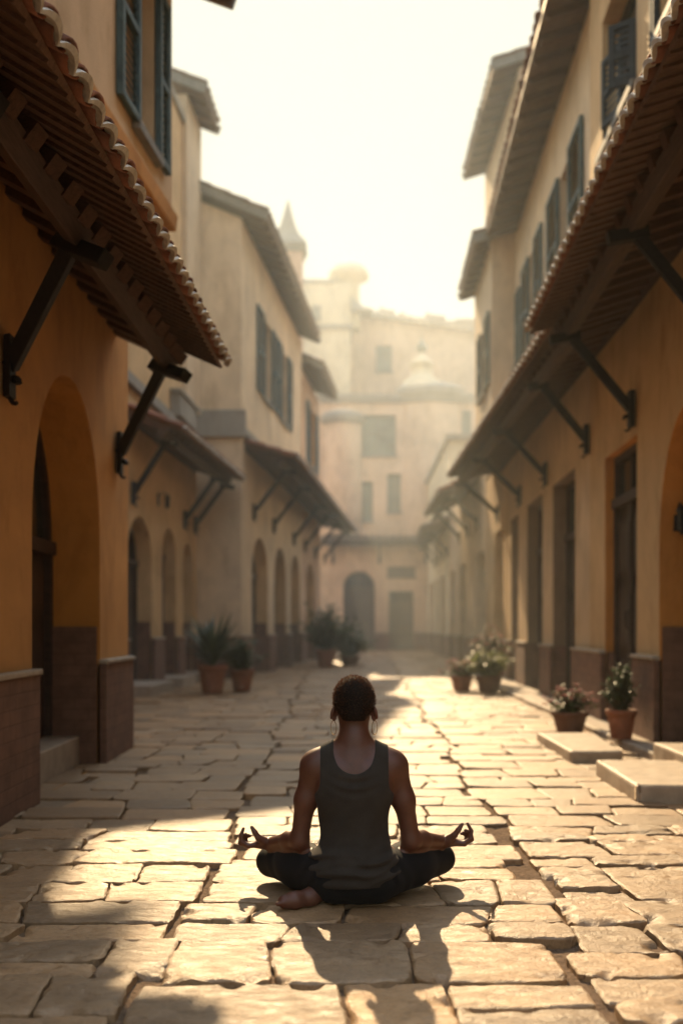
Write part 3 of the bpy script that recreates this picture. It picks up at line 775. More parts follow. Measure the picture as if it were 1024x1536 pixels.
wall_with_openings(F3, 19.305, 22.5, 4.5, 8.6, op3r).build("upper_wall", M["cream"], r3)
reveal_mesh(F3, op3r[0]).build("window_reveal", M["cream"], r3); window_in(F3, op3r[0], r3, shutters=((19.5, 20.18), (21.02, 21.6)))
side_walls(F3, 19.305, 22.5, 4.5, 8.6, .62, .3, r3, M["cream"])
main_roof(F3, 19.3, 22.6, 8.56, r3, over=.33, slope=.34, depth=.8, verge=.06, tiles_depth=.7)
r4 = thing("tall_house", "tall house with its own tiled eave rising above the long cream roof on the right", "house", (3.5, 22, 0))
F4r = FS(3.44, 0, -1)
wall_with_openings(F4r, 19.4, 24, 4.6, 11.9, []).build("wall", M["cream"], r4)
side_walls(F4r, 19.4, 24, -.1, 11.9, 4, .3, r4, M["cream"])
main_roof(F4r, 19.45, 24.0, 11.95, r4, over=.5, slope=.32, depth=4, verge=.12)
r5 = thing("low_arcade", "low pale arcade with narrow openings, between the beige corner house and pale block house", "arcade", (3.5, 29, 0))
F5 = FS(3.048, .0176, -1)
op5 = [dict(a=24.35, b=26.3, z0=.0, z1=2.95, depth=.3), dict(a=28.6, b=30.4, z0=.0, z1=2.9, depth=.4), dict(a=31.9, b=33.5, z0=.0, z1=2.9, depth=.4)]
wall_with_openings(F5, 23.85, 34.0, -.1, 5.0, op5).build("wall", M["cream"], r5)
for o in op5: reveal_mesh(F5, o).build("door_reveal", M["cream"], r5); door_in(F5, dict(o, z0=.02), r5, mat="doorgrey")
plinth(F5, 23.85, 34.0, op5, r5)
c = MB(); c.quad(F5(23.85, 0, 5), F5(34, 0, 5), F5(34, -4, 6), F5(23.85, -4, 6)); c.build("roof", M["tilegrey"], r5)
side_walls(F5, 23.86, 33.99, -.1, 4.99, 3, .2, r5, M["cream"])
awning("sunlit tiled awning sticking out from the low pale arcade beside the sunlit corner", F5(25.0, 0, 4.95), F5(30.5, 0, 4.95), F5(25.0, 1.05, 4.42), F5(30.5, 1.05, 4.42), "tiled awnings along the street", [.1, .5, .9], rafter_step=.5, period=.27)
r6 = thing("arcade_house", "pale block house with ground floor arcade, touching the end house on the right", "house", (3.6, 39, 0))
op6 = [dict(a=35.6, b=37.2, z0=.0, z1=2.9, depth=.4), dict(a=38.2, b=39.6, z0=.0, z1=2.9, depth=.4), dict(a=40.8, b=43, z0=.0, z1=2.9, depth=.4)]
wall_with_openings(F5, 34.01, 44.9, -.1, 7.4, op6).build("wall", M["pale"], r6)
for o in op6: reveal_mesh(F5, o).build("door_reveal", M["cream"], r6); door_in(F5, dict(o, z0=.02), r6, mat="doorgrey")
plinth(F5, 34.01, 44.9, op6, r6)
side_walls(F5, 34.01, 44.9, -.1, 7.4, 4, .1, r6, M["pale"])
c = MB(); c.fbox(F5, 33.9, 44.9, -4, .12, 7.4, 7.6); c.build("cornice", M["trim"], r6)
awning("grey awning low over the arcade of the pale block house", F5(33.4, 0, 4.75), F5(40.5, 0, 4.65), F5(33.4, .95, 4.35), F5(40.5, .8, 4.3), "tiled awnings along the street", [.1, .36, .63, .9], rafter_step=.7, period=.3, matt="tilegrey", mortar=False)

# ---- lanterns
def lantern(label, p, out, along):
    p, out, along = Vector(p), Vector(out), Vector(along)
    t = thing("wall_lantern", label, "lantern", tuple(p), "wall lanterns")
    m = MB(); m.bar(p + out * .0 + Vector((0, 0, -.10)), p + out * .0 + Vector((0, 0, .12)), .05, .03, out); m.tube([p + Vector((0, 0, .06)), p + out * .09 + Vector((0, 0, .13)), p + out * .15 + Vector((0, 0, .10))], .009, 6); m.build("bracket", M["iron"], t)
    c = p + out * .15
    m = MB(); m.lathe(c, [(.005, .11), (.03, .085), (.06, .055), (.045, .05), (.035, -.09), (.05, -.095), (.02, -.13), (.004, -.15)], 6); m.build("lamp_body", M["iron"], t)
    m = MB(); m.lathe(c, [(.047, .045), (.040, -.085)], 6); m.build("pane", M["glass"], t)
    return t
fx = F(8.60, -.14, 1.98)
lantern("small black lantern inside the bright orange arch on the right", (fx[0], fx[1], 1.98), (0, -1, 0), (1, 0, 0))
F2l = FS(-3.96, .05, 1)
q = F2l(16.93, .02, 3.2); lantern("black lantern between the small arched doors of the set back beige house", q, (1, 0, 0), (0, 1, 0))

# ================================================================== STEPS, PAVING
def slab(label, pts, z0, z1):
    m = MB(); m.hexa([(x, y, z0) for x, y in pts] + [(x, y, z1) for x, y in pts])
    o = m.build("stone_step", M["step"], None, bevel=.016); worn(o); tag(o, label, "step")
    return o
slab("flat stone slab lying on the paving in front of the flower pot", [(1.79, 7.83), (2.20, 7.83), (2.32, 9.2), (1.80, 9.25)], -.03, .085)
slab("largest stone step, at the foot of the bright orange arch on the right", [(1.77, 6.02), (2.60, 6.02), (2.60, 7.17), (1.82, 7.17)], -.03, .105)
slab("upper stone step against the pillar inside the bright orange arch", [(2.38, 6.6), (3.0, 6.6), (3.0, 7.72), (2.40, 7.72)], -.03, .165)

sw = MB()
Fk = F
rk = random.Random(3)
y = 7.8
while y < 23.4:
    l = rk.uniform(.8, 1.3); y1 = min(y + l, 23.5)
    xa = lambda yy: 2.49 + .012 * (yy - 9.6) + rk.uniform(-.008, .008)
    a, b_ = xa(y), xa(y1)
    z = .055 + rk.uniform(-.006, .006)
    sw.hexa([(a, y + .006, -.05), (F(y, .04, 0)[0] + .05, y + .006, -.05), (F(y1, .04, 0)[0] + .05, y1 - .006, -.05), (b_, y1 - .006, -.05), (a, y + .006, z), (F(y, .04, 0)[0] + .05, y + .006, z), (F(y1, .04, 0)[0] + .05, y1 - .006, z), (b_, y1 - .006, z)])
    y = y1
o = sw.build("kerb", M["kerb"], None, bevel=.015); worn(o, .012, .2, 4); o["kind"] = "structure"

# ground sheet with fine dirt relief close by
g = MB(); g.quad((-400, -60, -.075), (400, -60, -.075), (400, 700, -.075), (-400, 700, -.075)); o = g.build("ground", M["dirt"]); o["kind"] = "structure"
xs = np.arange(-2.3, 2.9, .022); ys = np.arange(2.2, 6.2, .022)
vs = []; fs = []
for yy in ys:
    for xx in xs:
        v = Vector((xx, yy, 0))
        z = -.026 + .008 * NZ(v * 9) + .007 * NZ(v * 38) + .005 * abs(NZ(v * 80))
        vs.append((xx, yy, z))
nx_ = len(xs)
for j in range(len(ys) - 1):
    for i in range(nx_ - 1): fs.append((j * nx_ + i, j * nx_ + i + 1, (j + 1) * nx_ + i + 1, (j + 1) * nx_ + i))
d = MB(); d.v, d.f = vs, fs
for (x0, x1, y0, y1) in ((-6, -2.3, -3, 6.2), (2.87, 6, -3, 6.2), (-6, 6, 6.18, 60), (-2.3, 2.87, -3, 2.22)):
    d.quad((x0, y0, -.030), (x1, y0, -.030), (x1, y1, -.030), (x0, y1, -.030))
o = d.build("joint_sand", M["dirt"], None, smooth=True); o["kind"] = "structure"

# flagstones laid in three strips with long open joints between them
SV, SF, SC = [], [], []
def flagstone(c00, c10, c11, c01, res, rnd):
    """corners: near-left, near-right, far-right, far-left"""
    w = (Vector(c10) - Vector(c00)).length; h = (Vector(c01) - Vector(c00)).length
    if w < .05 or h < .05: return
    nu = max(3, int(w / res)); nv = max(3, int(h / res))
    ew, eh_ = min(.25, .008 / w), min(.25, .008 / h)
    fin = [0, .45, 1, 1.7] if res < .05 else [0, 1]
    us = [ew * f for f in fin] + [2 * ew + (1 - 4 * ew) * i / nu for i in range(nu + 1)] + [1 - ew * f for f in reversed(fin)]
    vs = [eh_ * f for f in fin] + [2 * eh_ + (1 - 4 * eh_) * i / nv for i in range(nv + 1)] + [1 - eh_ * f for f in reversed(fin)]
    zt = rnd.uniform(-.010, .008); tx, ty = rnd.uniform(-.018, .018), rnd.uniform(-.016, .016)
    k = rnd.uniform(.62, 1.12); wm = rnd.uniform(-.07, .07)
    col = (.345 * k * (1 + wm), .215 * k, .112 * k * (1 - wm * 1.5), 1)
    seed = Vector((rnd.uniform(0, 50), rnd.uniform(0, 50), rnd.uniform(0, 50)))
    rough = rnd.uniform(.5, 1.5); cr = rnd.uniform(.002, .022)
    base = len(SV); W, H = len(us), len(vs)
    near = res < .03
    grid = []
    UU = [us[0]] + us + [us[-1]]; VV = [vs[0]] + vs + [vs[-1]]
    for j, v in enumerate(VV):
        for i, u in enumerate(UU):
            skirt = i in (0, len(UU) - 1) or j in (0, len(VV) - 1)
            x = (c00[0] * (1 - u) + c10[0] * u) * (1 - v) + (c01[0] * (1 - u) + c11[0] * u) * v
            y = (c00[1] * (1 - u) + c10[1] * u) * (1 - v) + (c01[1] * (1 - u) + c11[1] * u) * v
            de = min(u * w, (1 - u) * w, v * h, (1 - v) * h)
            p = Vector((x, y, 0))
            fall = math.exp(-de / .05)
            cxn = (abs(2 * u - 1) ** 7) * (abs(2 * v - 1) ** 7)
            mx, my = (c00[0] + c11[0]) / 2, (c00[1] + c11[1]) / 2
            ins = cr * cxn * 1.2
            dl = math.hypot(mx - x, my - y) + 1e-6
            x += (mx - x) / dl * ins; y += (my - y) / dl * ins
            n1 = NZ(p * 5 + seed); n2 = NZ(p * 17 + seed)
            x += (n1 * .007 + n2 * .005) * fall * rough; y += (NZ(p * 5 + seed * 2) * .006 + NZ(p * 19 + seed * 2) * .005) * fall * rough
            if True:
                z = zt + tx * (u - .5) * w + ty * (v - .5) * h
                z -= max(0, .0045 + .007 * n2) * max(0, 1 - de / .0075) + .0008 * math.exp(-de / .03)
                z += .0016 * n1 * rough + .0012 * n2 * rough
                if near:
                    st = NZ(Vector((p.x * 4, p.y * 7, 0)) + seed)
                    z += .0034 * (1 if st > .12 else (st + .1) / .22 if st > -.1 else 0) * rough
                    z += .0013 * NZ(p * 60) + .0009 * NZ(p * 33)
                    ch = NZ(p * 11 + seed * 3)
                    if ch > .2 and de < .06: z -= .022 * (ch - .2) * 4 * math.exp(-de / .03)
            SV.append((x, y, -.075 if skirt else z)); SC.append(col)
    WW, HH = len(UU), len(VV)
    for j in range(HH - 1):
        for i in range(WW - 1):
            if i in (0, WW - 2) or j in (0, HH - 2):      # sides: own vertices, so that the top keeps its crisp arris
                q = [base + j * WW + i, base + j * WW + i + 1, base + (j + 1) * WW + i + 1, base + (j + 1) * WW + i]
                n0 = len(SV)
                for t in q: SV.append(SV[t]); SC.append(SC[t])
                SF.append((n0, n0 + 1, n0 + 2, n0 + 3)); continue
            SF.append((base + j * WW + i, base + j * WW + i + 1, base + (j + 1) * WW + i + 1, base + (j + 1) * WW + i))
def jl(y): return -.55 - .012 * (y - 3) + .045 * math.sin(y * 1.7) + .03 * math.sin(y * 4.3 + 1) + .022 * math.sin(y * 8.7)
def jr(y): return .78 + .028 * (y - 3) + .045 * math.sin(y * 1.3 + 2) + .03 * math.sin(y * 3.7) + .022 * math.sin(y * 9.3 + 2)
rs = random.Random(21)
for strip in (0, 1, 2):
    y = .9
    while y < 46:
        h = rs.choice([rs.uniform(.17, .25), rs.uniform(.24, .34), rs.uniform(.30, .42)])
        if y > 20: h *= 1.25
        gap = rs.uniform(.003, .013)
        y0, y1 = y + gap / 2, y + h - gap / 2
        L0 = {0: -3.3, 1: jl(y) + rs.choice([rs.uniform(.0, .012), rs.uniform(.0, .028)]), 2: jr(y) + rs.choice([rs.uniform(.0, .012), rs.uniform(.004, .032)])}[strip]
        R0 = {0: jl(y) - rs.choice([rs.uniform(.0, .012), rs.uniform(.0, .028)]), 1: jr(y) - rs.choice([rs.uniform(.0, .012), rs.uniform(.004, .032)]), 2: 4.4}[strip]
        x = L0
        if strip == 0: x += rs.uniform(0, .4)
        res = .013 if y < 5.2 else .035 if y < 9 else .08 if y < 18 else .2
        while x < R0 - .02:
            w = rs.choice([rs.uniform(.24, .4), rs.uniform(.36, .62)])
            if y > 20: w *= 1.2
            if R0 - (x + w) < .2: w = R0 - x
            if w > .75: w *= .5
            g = rs.uniform(.003, .013)
            sk = rs.uniform(-.035, .035) if x + w < R0 - .02 else 0
            sk0 = getattr(flagstone, "sk", 0) if x > L0 + .01 else 0
            dj = lambda: rs.uniform(-.012, .012)
            vis = abs((x + w / 2)) < .36 * (y + h) + .8
            if vis and not (strip == 0 and x + w < -3.0 + .0):
                # now and then a stone is broken in two, or its end has crumbled away leaving dirt
                xe = x + w - g
                if w > .42 and rs.random() < .13 and y < 9: xe -= rs.uniform(.04, .10)
                if h > .32 and rs.random() < .2:
                    m_ = y0 + (y1 - y0) * rs.uniform(.35, .65)
                    flagstone((x + sk0, y0), (xe + sk, y0 + dj()), (xe, m_ - .009 + dj()), (x, m_ - .009), res, rs)
                    flagstone((x, m_ + .006), (xe, m_ + .006 + dj()), (xe - sk, y1 + dj()), (x - sk0, y1 + dj()), res, rs)
                else:
                    flagstone((x + sk0, y0 + dj()), (xe + sk, y0 + dj()), (xe - sk, y1 + dj()), (x - sk0, y1 + dj()), res, rs)
            flagstone.sk = sk
            x += w
        y += h
me = bpy.data.meshes.new("paving"); me.from_pydata(SV, [], SF)
ca = me.color_attributes.new("Col", "FLOAT_COLOR", "POINT"); ca.data.foreach_set("color", np.array(SC, dtype=np.float32).ravel())
me.polygons.foreach_set("use_smooth", [True] * len(me.polygons)); me.materials.append(M["stone"])
pv = bpy.data.objects.new("pavement", me); COL.objects.link(pv); pv["kind"] = "structure"

# ================================================================== PLANTS
def leaf(mb, base, dirv, length, width, bend=.25, n=3):
    d = Vector(dirv).normalized(); ref = Vector((0, 0, 1)) if abs(d.z) < .95 else Vector((1, 0, 0))
    s = d.cross(ref).normalized(); u = s.cross(d)
    b0 = len(mb.v); p = Vector(base)
    for i in range(n + 1):
        t = i / n; w = width * (math.sin(math.pi * (.12 + .88 * t)) if n > 1 else 1) * .5 + .0008
        c = p + d * (length * t) - Vector((0, 0, 1)) * (bend * length * t * t)
        mb.v += [tuple(c - s * w + u * w * .3), tuple(c + s * w + u * w * .3)]
    for i in range(n):
        a = b0 + 2 * i; mb.f.append((a, a + 1, a + 3, a + 2))
def pot_mesh(c, r, h, square=False):
    m = MB()
    if square: m.lathe(c, [(r * .6, .0), (r * .68, .0), (r * .95, h * .80), (r * 1.06, h * .81), (r * 1.10, h), (r * .98, h), (r * .95, h * .86), (0.01, h * .85)], 28)
    else: m.lathe(c, [(.01, .0), (r * .66, .0), (r * .68, .01), (r * .9, h * .76), (r * .9, h * .78), (r, h * .79), (r * 1.03, h * .97), (r * 1.0, h), (r * .9, h), (r * .88, h * .87), (.01, h * .86)], 28)
    return m
def potted(label, c, r, h, kind, fh, fr, seed, mat="terra", leafm="leafd", flower=None, dens=1.0, group=None):
    rnd = random.Random(seed); c = Vector(c)
    t = thing("potted_plant", label, "plant", tuple(c), group)
    pot_mesh(c, r, h).build("pot", M[mat], t, smooth=True)
    s = MB(); s.lathe(c + Vector((0, 0, h * .88)), [(r * .88, 0), (r * .5, .012), (.005, .018)], 16); s.build("soil", M["soil"], t)
    top = c + Vector((0, 0, h * .9)); f = MB(); st = MB(); fl = MB()
    if kind == "spiky":
        for i in range(int(85 * dens)):
            a = rnd.uniform(0, 2 * math.pi); el = rnd.uniform(.25, 1.45)
            d = Vector((math.cos(a) * math.cos(el), math.sin(a) * math.cos(el), math.sin(el)))
            ln = fh * rnd.uniform(.65, 1.0) * (.75 + .25 * math.sin(el))
            leaf(f, top + Vector((0, 0, rnd.uniform(0, fh * .18))), d, ln, fh * .055, rnd.uniform(.05, .3), 4)
    else:
        ns = int(26 * dens)
        for i in range(ns):
            a = rnd.uniform(0, 2 * math.pi); el = rnd.uniform(.5, 1.5) if kind != "low" else rnd.uniform(.3, 1.4)
            d = Vector((math.cos(a) * math.cos(el) * fr / fh * 1.6, math.sin(a) * math.cos(el) * fr / fh * 1.6, math.sin(el)))
            d *= fh * rnd.uniform(.55, 1.0)
            p1 = top + d * .5 + Vector((rnd.uniform(-.02, .02), rnd.uniform(-.02, .02), 0)); p2 = top + d
            st.tube([top + Vector((math.cos(a), math.sin(a), 0)) * r * .3 * rnd.random(), p1, p2], [.006, .005, .003], 5)
            for q in range(int(16 if kind != "low" else 12)):
                tt = rnd.uniform(.2, 1.02); b = top + d * tt
                if b.z < c.z + h: continue
                aa = rnd.uniform(0, 6.28); dd = Vector((math.cos(aa), math.sin(aa), rnd.uniform(-.3, .8)))
                leaf(f, b, dd, fr * rnd.uniform(.18, .34), fr * rnd.uniform(.09, .16), rnd.uniform(0, .5), 2)
            if flower and rnd.random() < .8:
                for q in range(4):
                    b = p2 + Vector((rnd.uniform(-1, 1), rnd.uniform(-1, 1), rnd.uniform(-.3, .8))) * fr * .12
                    for w in range(5):
                        aa = w * 1.257 + rnd.random(); leaf(fl, b, Vector((math.cos(aa), math.sin(aa), .5)), fr * .13, fr * .11, .2, 2)
    f.build("foliage", M[leafm], t)
    if st.v: st.build("stems", M["stem"], t)["kind"] = "stuff"
    if fl.v: fl.build("blossom", M[flower], t)
    return t
potted("spiky dark green plant in a tall terracotta pot", (-2.05, 15.9, 0), .235, .45, "spiky", 1.05, .4, 1, leafm="leafb", dens=1.7)
potted("rounded leafy bush in a smaller terracotta pot, just right of the spiky plant", (-1.63, 16.4, 0), .2, .36, "bush", .60, .36, 2, leafm="leafd", dens=2.2)
potted("tall dark shrub in a pot near the far end of the long left awning", (-.42, 26.5, 0), .28, .45, "bush", 1.35, .75, 3, leafm="leafd", dens=3.2)
potted("broad low dark bush beside the tall dark shrub at the far left", (.22, 27.5, 0), .3, .25, "bush", .85, .7, 4, mat="terrab", leafm="leafd", dens=3)
potted("pink flowers in a low brown bowl pot behind the flat stone slab", (2.28, 10.0, 0), .185, .215, "low", .28, .22, 5, mat="terrab", leafm="leafm", flower="pink", dens=2.2)
potted("dark glossy bush in a tapered terracotta pot beside the bright orange arch", (2.50, 8.95, .06), .135, .26, "bush", .46, .19, 6, leafm="leafd", dens=2.6)
potted("small pot of faded pink flowers left of the bright yellow green bush", (1.98, 16.5, 0), .19, .25, "low", .32, .26, 7, mat="terra", leafm="leafm", flower="pink", dens=2.6)
potted("bright yellow green bush in a brown pot between two pots of pink flowers", (2.36, 16.1, 0), .21, .27, "bush", .46, .36, 8, mat="terrab", leafm="leafy", dens=3.6)
potted("tall stalks of pink flowers standing against the wall behind the yellow green bush", (2.62, 17.4, 0), .2, .3, "bush", .85, .30, 9, mat="terrab", leafm="leafm", flower="pink", dens=2.4)

# ================================================================== THE PERSON (implicit surfaces polygonised into one continuous body)
class Field:
    def __init__(s, lo, hi, h):
        s.lo = np.array(lo, dtype=np.float32); s.h = h
        s.n = np.ceil((np.array(hi) - np.array(lo)) / h).astype(int) + 1
        s.D = np.full(tuple(s.n), 0.2, dtype=np.float32)
    def sl(s, lo, hi):
        a = np.clip(np.floor((np.array(lo) - s.lo) / s.h).astype(int), 0, s.n); b = np.clip(np.ceil((np.array(hi) - s.lo) / s.h).astype(int) + 1, 0, s.n)
        ix = tuple(slice(int(p), int(q)) for p, q in zip(a, b))
        ax = [(s.lo[i] + s.h * np.arange(a[i], b[i])).astype(np.float32) for i in range(3)]
        return ix, ax[0][:, None, None], ax[1][None, :, None], ax[2][None, None, :]
    def put(s, ix, d, k):
        if d.size == 0: return
        o = s.D[ix]
        if k <= 0: s.D[ix] = np.minimum(o, d); return
        hh = np.clip(.5 + .5 * (o - d) / k, 0, 1)
        s.D[ix] = o * (1 - hh) + d * hh - k * hh * (1 - hh)
    def cone(s, a, b, r1, r2, k=.02):
        a, b = np.array(a, dtype=np.float32), np.array(b, dtype=np.float32); m = max(r1, r2) + k + .05
        ix, x, y, z = s.sl(np.minimum(a, b) - m, np.maximum(a, b) + m)
        ba = b - a; l2 = float(ba @ ba)
        t = np.clip(((x - a[0]) * ba[0] + (y - a[1]) * ba[1] + (z - a[2]) * ba[2]) / l2, 0, 1)
        d = np.sqrt((x - a[0] - t * ba[0]) ** 2 + (y - a[1] - t * ba[1]) ** 2 + (z - a[2] - t * ba[2]) ** 2) - (r1 + (r2 - r1) * t)
        s.put(ix, d, k)
    def chain(s, pts, rs, k=.015):
        for (a, b, r1, r2) in zip(pts[:-1], pts[1:], rs[:-1], rs[1:]): s.cone(a, b, r1, r2, k)
    def ell(s, c, r, k=.03, rot=0.0, axis="y"):
        c, r = np.array(c, dtype=np.float32), np.array(r, dtype=np.float32); m = max(r) + k + .05
        ix, x, y, z = s.sl(c - m, c + m)
        X, Y, Z = x - c[0], y - c[1], z - c[2]
        if rot:
            cs, sn = math.cos(rot), math.sin(rot)
            if axis == "y": X, Z = X * cs + Z * sn, -X * sn + Z * cs
            elif axis == "x": Y, Z = Y * cs + Z * sn, -Y * sn + Z * cs
            else: X, Y = X * cs + Y * sn, -X * sn + Y * cs
        k0 = np.sqrt((X / r[0]) ** 2 + (Y / r[1]) ** 2 + (Z / r[2]) ** 2)
        k1 = np.sqrt((X / r[0] ** 2) ** 2 + (Y / r[1] ** 2) ** 2 + (Z / r[2] ** 2) ** 2) + 1e-6
        s.put(ix, (k0 * (k0 - 1) / k1).astype(np.float32), k)
    def grid(s):
        return s.sl(s.lo, s.lo + s.h * (s.n - 1))[1:]
    def mesh(s, name, mat, parent=None, loc=(0, 0, 0)):
        D = s.D; S = D < 0; n = np.array(D.shape) - 1
        cr = [(i, j, k) for i in (0, 1) for j in (0, 1) for k in (0, 1)]
        g = lambda A, c: A[c[0]:c[0] + n[0], c[1]:c[1] + n[1], c[2]:c[2] + n[2]]
        cnt = sum(g(S, c).astype(np.int8) for c in cr)
        act = (cnt > 0) & (cnt < 8)
        cells = np.argwhere(act); idx = np.full(act.shape, -1, dtype=np.int64); idx[act] = np.arange(len(cells))
        acc = np.zeros((len(cells), 3)); num = np.zeros(len(cells))
        val = {c: g(D, c)[act] for c in cr}
        for a in cr:
            for ax in range(3):
                if a[ax] == 0:
                    b = list(a); b[ax] = 1; b = tuple(b)
                    da, db = val[a], val[b]; x = (da < 0) != (db < 0)
                    t = np.where(x, da / np.where(x, da - db, 1), 0)
                    for q in range(3): acc[:, q] += np.where(x, a[q] + (t if q == ax else 0), 0)
                    num += x
        V = (cells + acc / num[:, None]) * s.h + s.lo
        faces = []
        for ax in range(3):
            o1, o2 = (ax + 1) % 3, (ax + 2) % 3
            A = [slice(None)] * 3; B = [slice(None)] * 3
            A[ax] = slice(0, -1); B[ax] = slice(1, None)
            sa, sb_ = S[tuple(A)], S[tuple(B)]
            e = np.argwhere(sa != sb_)
            e = e[(e[:, o1] > 0) & (e[:, o2] > 0) & (e[:, o1] < n[o1]) & (e[:, o2] < n[o2])]
            flip = sa[tuple(e.T)]
            def cell(d1, d2):
                c = e.copy(); c[:, o1] += d1; c[:, o2] += d2
                return idx[tuple(c.T)]
            q = np.stack([cell(-1, -1), cell(0, -1), cell(0, 0), cell(-1, 0)], 1)
            q = np.where(flip[:, None], q, q[:, ::-1]); faces.append(q)
        Fc = np.concatenate(faces); Fc = Fc[(Fc >= 0).all(1)]
        me = bpy.data.meshes.new(name)
        me.vertices.add(len(V)); me.vertices.foreach_set("co", V.astype(np.float32).ravel())
        me.loops.add(len(Fc) * 4); me.loops.foreach_set("vertex_index", Fc.astype(np.int32).ravel())
        me.polygons.add(len(Fc)); me.polygons.foreach_set("loop_start", np.arange(0, len(Fc) * 4, 4, dtype=np.int32)); me.polygons.foreach_set("loop_total", np.full(len(Fc), 4, dtype=np.int32))
        me.polygons.foreach_set("use_smooth", np.ones(len(Fc), dtype=bool))
        me.update(calc_edges=True); me.validate(); me.materials.append(mat)
        o = bpy.data.objects.new(name, me); COL.objects.link(o); o.location = loc
        if parent: o.parent = parent
        return o

def torso(f, g=0.0):
    f.ell((0, -.005, .13), (.168 + g, .132 + g, .125 + g), .04)
    f.ell((0, .0, .27), (.117 + g, .088 + g, .14), .05)
    f.ell((0, -.002, .42), (.140 + g, .102 + g, .16), .05)
    f.cone((-.115, -.004, .525), (.115, -.004, .525), .062 + g, .062 + g, .05)
    for s in (-1, 1):
        f.ell((s * .075, -.05, .44), (.066 + g, .05 + g, .10), .03)      # shoulder blades
        f.cone((s * .125, -.006, .553), (s * .028, -.004, .604), .036 + g, .040 + g, .035)
def arm(f, s, el, wr, g=0):
    sh = (s * .161, -.004, .520)
    f.ell((s * .158, -.004, .522), (.043, .05, .050), .035)
    mid = tuple(np.array(sh) * .55 + np.array(el) * .45 + np.array((s * .004, 0, 0)))
    f.chain([sh, mid, el], [.043, .040, .034], .03)
    m2 = tuple(np.array(el) * .68 + np.array(wr) * .32 + np.array((0, 0, .003)))
    f.chain([el, m2, wr], [.035, .0335, .0225], .025)
P0 = (0.0487, 3.87, 0.0)
H = .0036
B = Field((-.52, -.26, -.01), (.56, .48, .92), H)
torso(B)
B.chain([(0, -.004, .57), (0, .004, .64), (0, .018, .70)], [.058, .0475, .047], .035)           # neck
B.ell((0, .018, .775), (.0745, .093, .087), .03)                                              # skull
B.ell((0, .045, .705), (.056, .066, .062), .03)                                               # jaw
B.cone((0, .10, .665), (0, .085, .672), .018, .02, .02)                                       # chin
B.cone((0, .113, .752), (0, .128, .722), .008, .013, .012)                                    # nose
B.cone((-.018, .105, .690), (.018, .105, .690), .008, .008, .008)                             # lips
for s in (-1, 1):
    B.ell((s * .03, .104, .752), (.013, .010, .009), .006)                                    # eyes
    B.cone((s * .015, .108, .772), (s * .045, .10, .770), .007, .006, .008)                   # brow
    B.cone((s * .074, .012, .733), (s * .074, .010, .705), .010, .007, .006)                  # ear root
    B.ell((s * .0835, .006, .727), (.0075, .019, .027), .004, s * .22)                        # ear shell
    B.cone((s * .078, .012, .703), (s * .0775, .012, .698), .0075, .006, .004)                # lobe
eL, wL = (-.212, .03, .228), (-.338, .20, .180)
eR, wR = (.222, .03, .228), (.362, .20, .188)
arm(B, -1, eL, wL); arm(B, 1, eR, wR)
def hand(f, wr, heel, knuckles, fingers, thumb):
    for K in knuckles: f.cone(wr, K, .0185, .0098, .012)
    f.cone(wr, heel, .021, .019, .012)
    for a, b in zip(knuckles[:-1], knuckles[1:]): f.cone(a, b, .0105, .0105, .008)
    mid = [tuple((np.array(wr) * .45 + np.array(K) * .55)) for K in knuckles]
    for a, b in zip(mid[:-1], mid[1:]): f.cone(a, b, .0125, .0125, .008)
    for F_ in fingers: f.chain(F_, [.0096, .0086, .0078, .0066], .0035)
    f.chain(thumb, [.019, .0125, .0105, .0078], .006)
hand(B, wL, (-.37, .19, .178), [(-.424, .186, .172), (-.430, .206, .169), (-.427, .226, .168), (-.419, .244, .168)],
     [[(-.424, .186, .172), (-.452, .184, .188), (-.455, .186, .216), (-.446, .189, .240)],
      [(-.430, .206, .169), (-.461, .206, .178), (-.459, .208, .206), (-.438, .209, .214)],
      [(-.427, .226, .168), (-.456, .228, .177), (-.452, .230, .203), (-.430, .230, .206)],
      [(-.419, .244, .168), (-.444, .247, .175), (-.441, .249, .196), (-.423, .248, .199)]],
     [(-.362, .182, .190), (-.384, .168, .208), (-.398, .163, .231), (-.410, .166, .250)])
hand(B, wR, (.39, .19, .186), [(.446, .186, .180), (.452, .206, .177), (.449, .226, .175), (.441, .244, .174)],
     [[(.446, .186, .180), (.474, .184, .200), (.478, .187, .232), (.462, .190, .260)],
      [(.452, .206, .177), (.482, .206, .192), (.478, .208, .221), (.455, .209, .229)],
      [(.449, .226, .175), (.478, .228, .188), (.473, .230, .214), (.450, .230, .216)],
      [(.441, .244, .174), (.466, .247, .184), (.462, .249, .206), (.444, .248, .208)]],
     [(.386, .182, .198), (.406, .168, .218), (.422, .163, .240), (.437, .167, .262)])
# legs under the cloth, bare feet
hipL, hipR, kneeL, kneeR = (-.09, -.02, .105), (.09, -.02, .105), (-.336, .27, .090), (.356, .27, .101)
def legs(f, g):
    f.chain([hipL, (-.215, .125, .108), kneeL], [.096 + g, .083 + g, .061 + g], .04)
    f.chain([hipR, (.225, .125, .113), kneeR], [.096 + g, .084 + g, .061 + g], .04)
    f.chain([kneeL, (-.20, .33, .075), (.03, .30, .058)], [.050 + g, .050 + g, .034 + g], .02)
    f.chain([kneeR, (.22, .29, .085), (.02, .16, .05), (-.10, .0, .045)], [.050 + g, .050 + g, .042 + g, .036 + g], .02)
legs(B, -.004)
B.chain([(-.10, .0, .045), (-.165, -.075, .034), (-.225, -.112, .032), (-.262, -.122, .029)], [.034, .032, .030, .026], .02)   # foot tucked under the left thigh

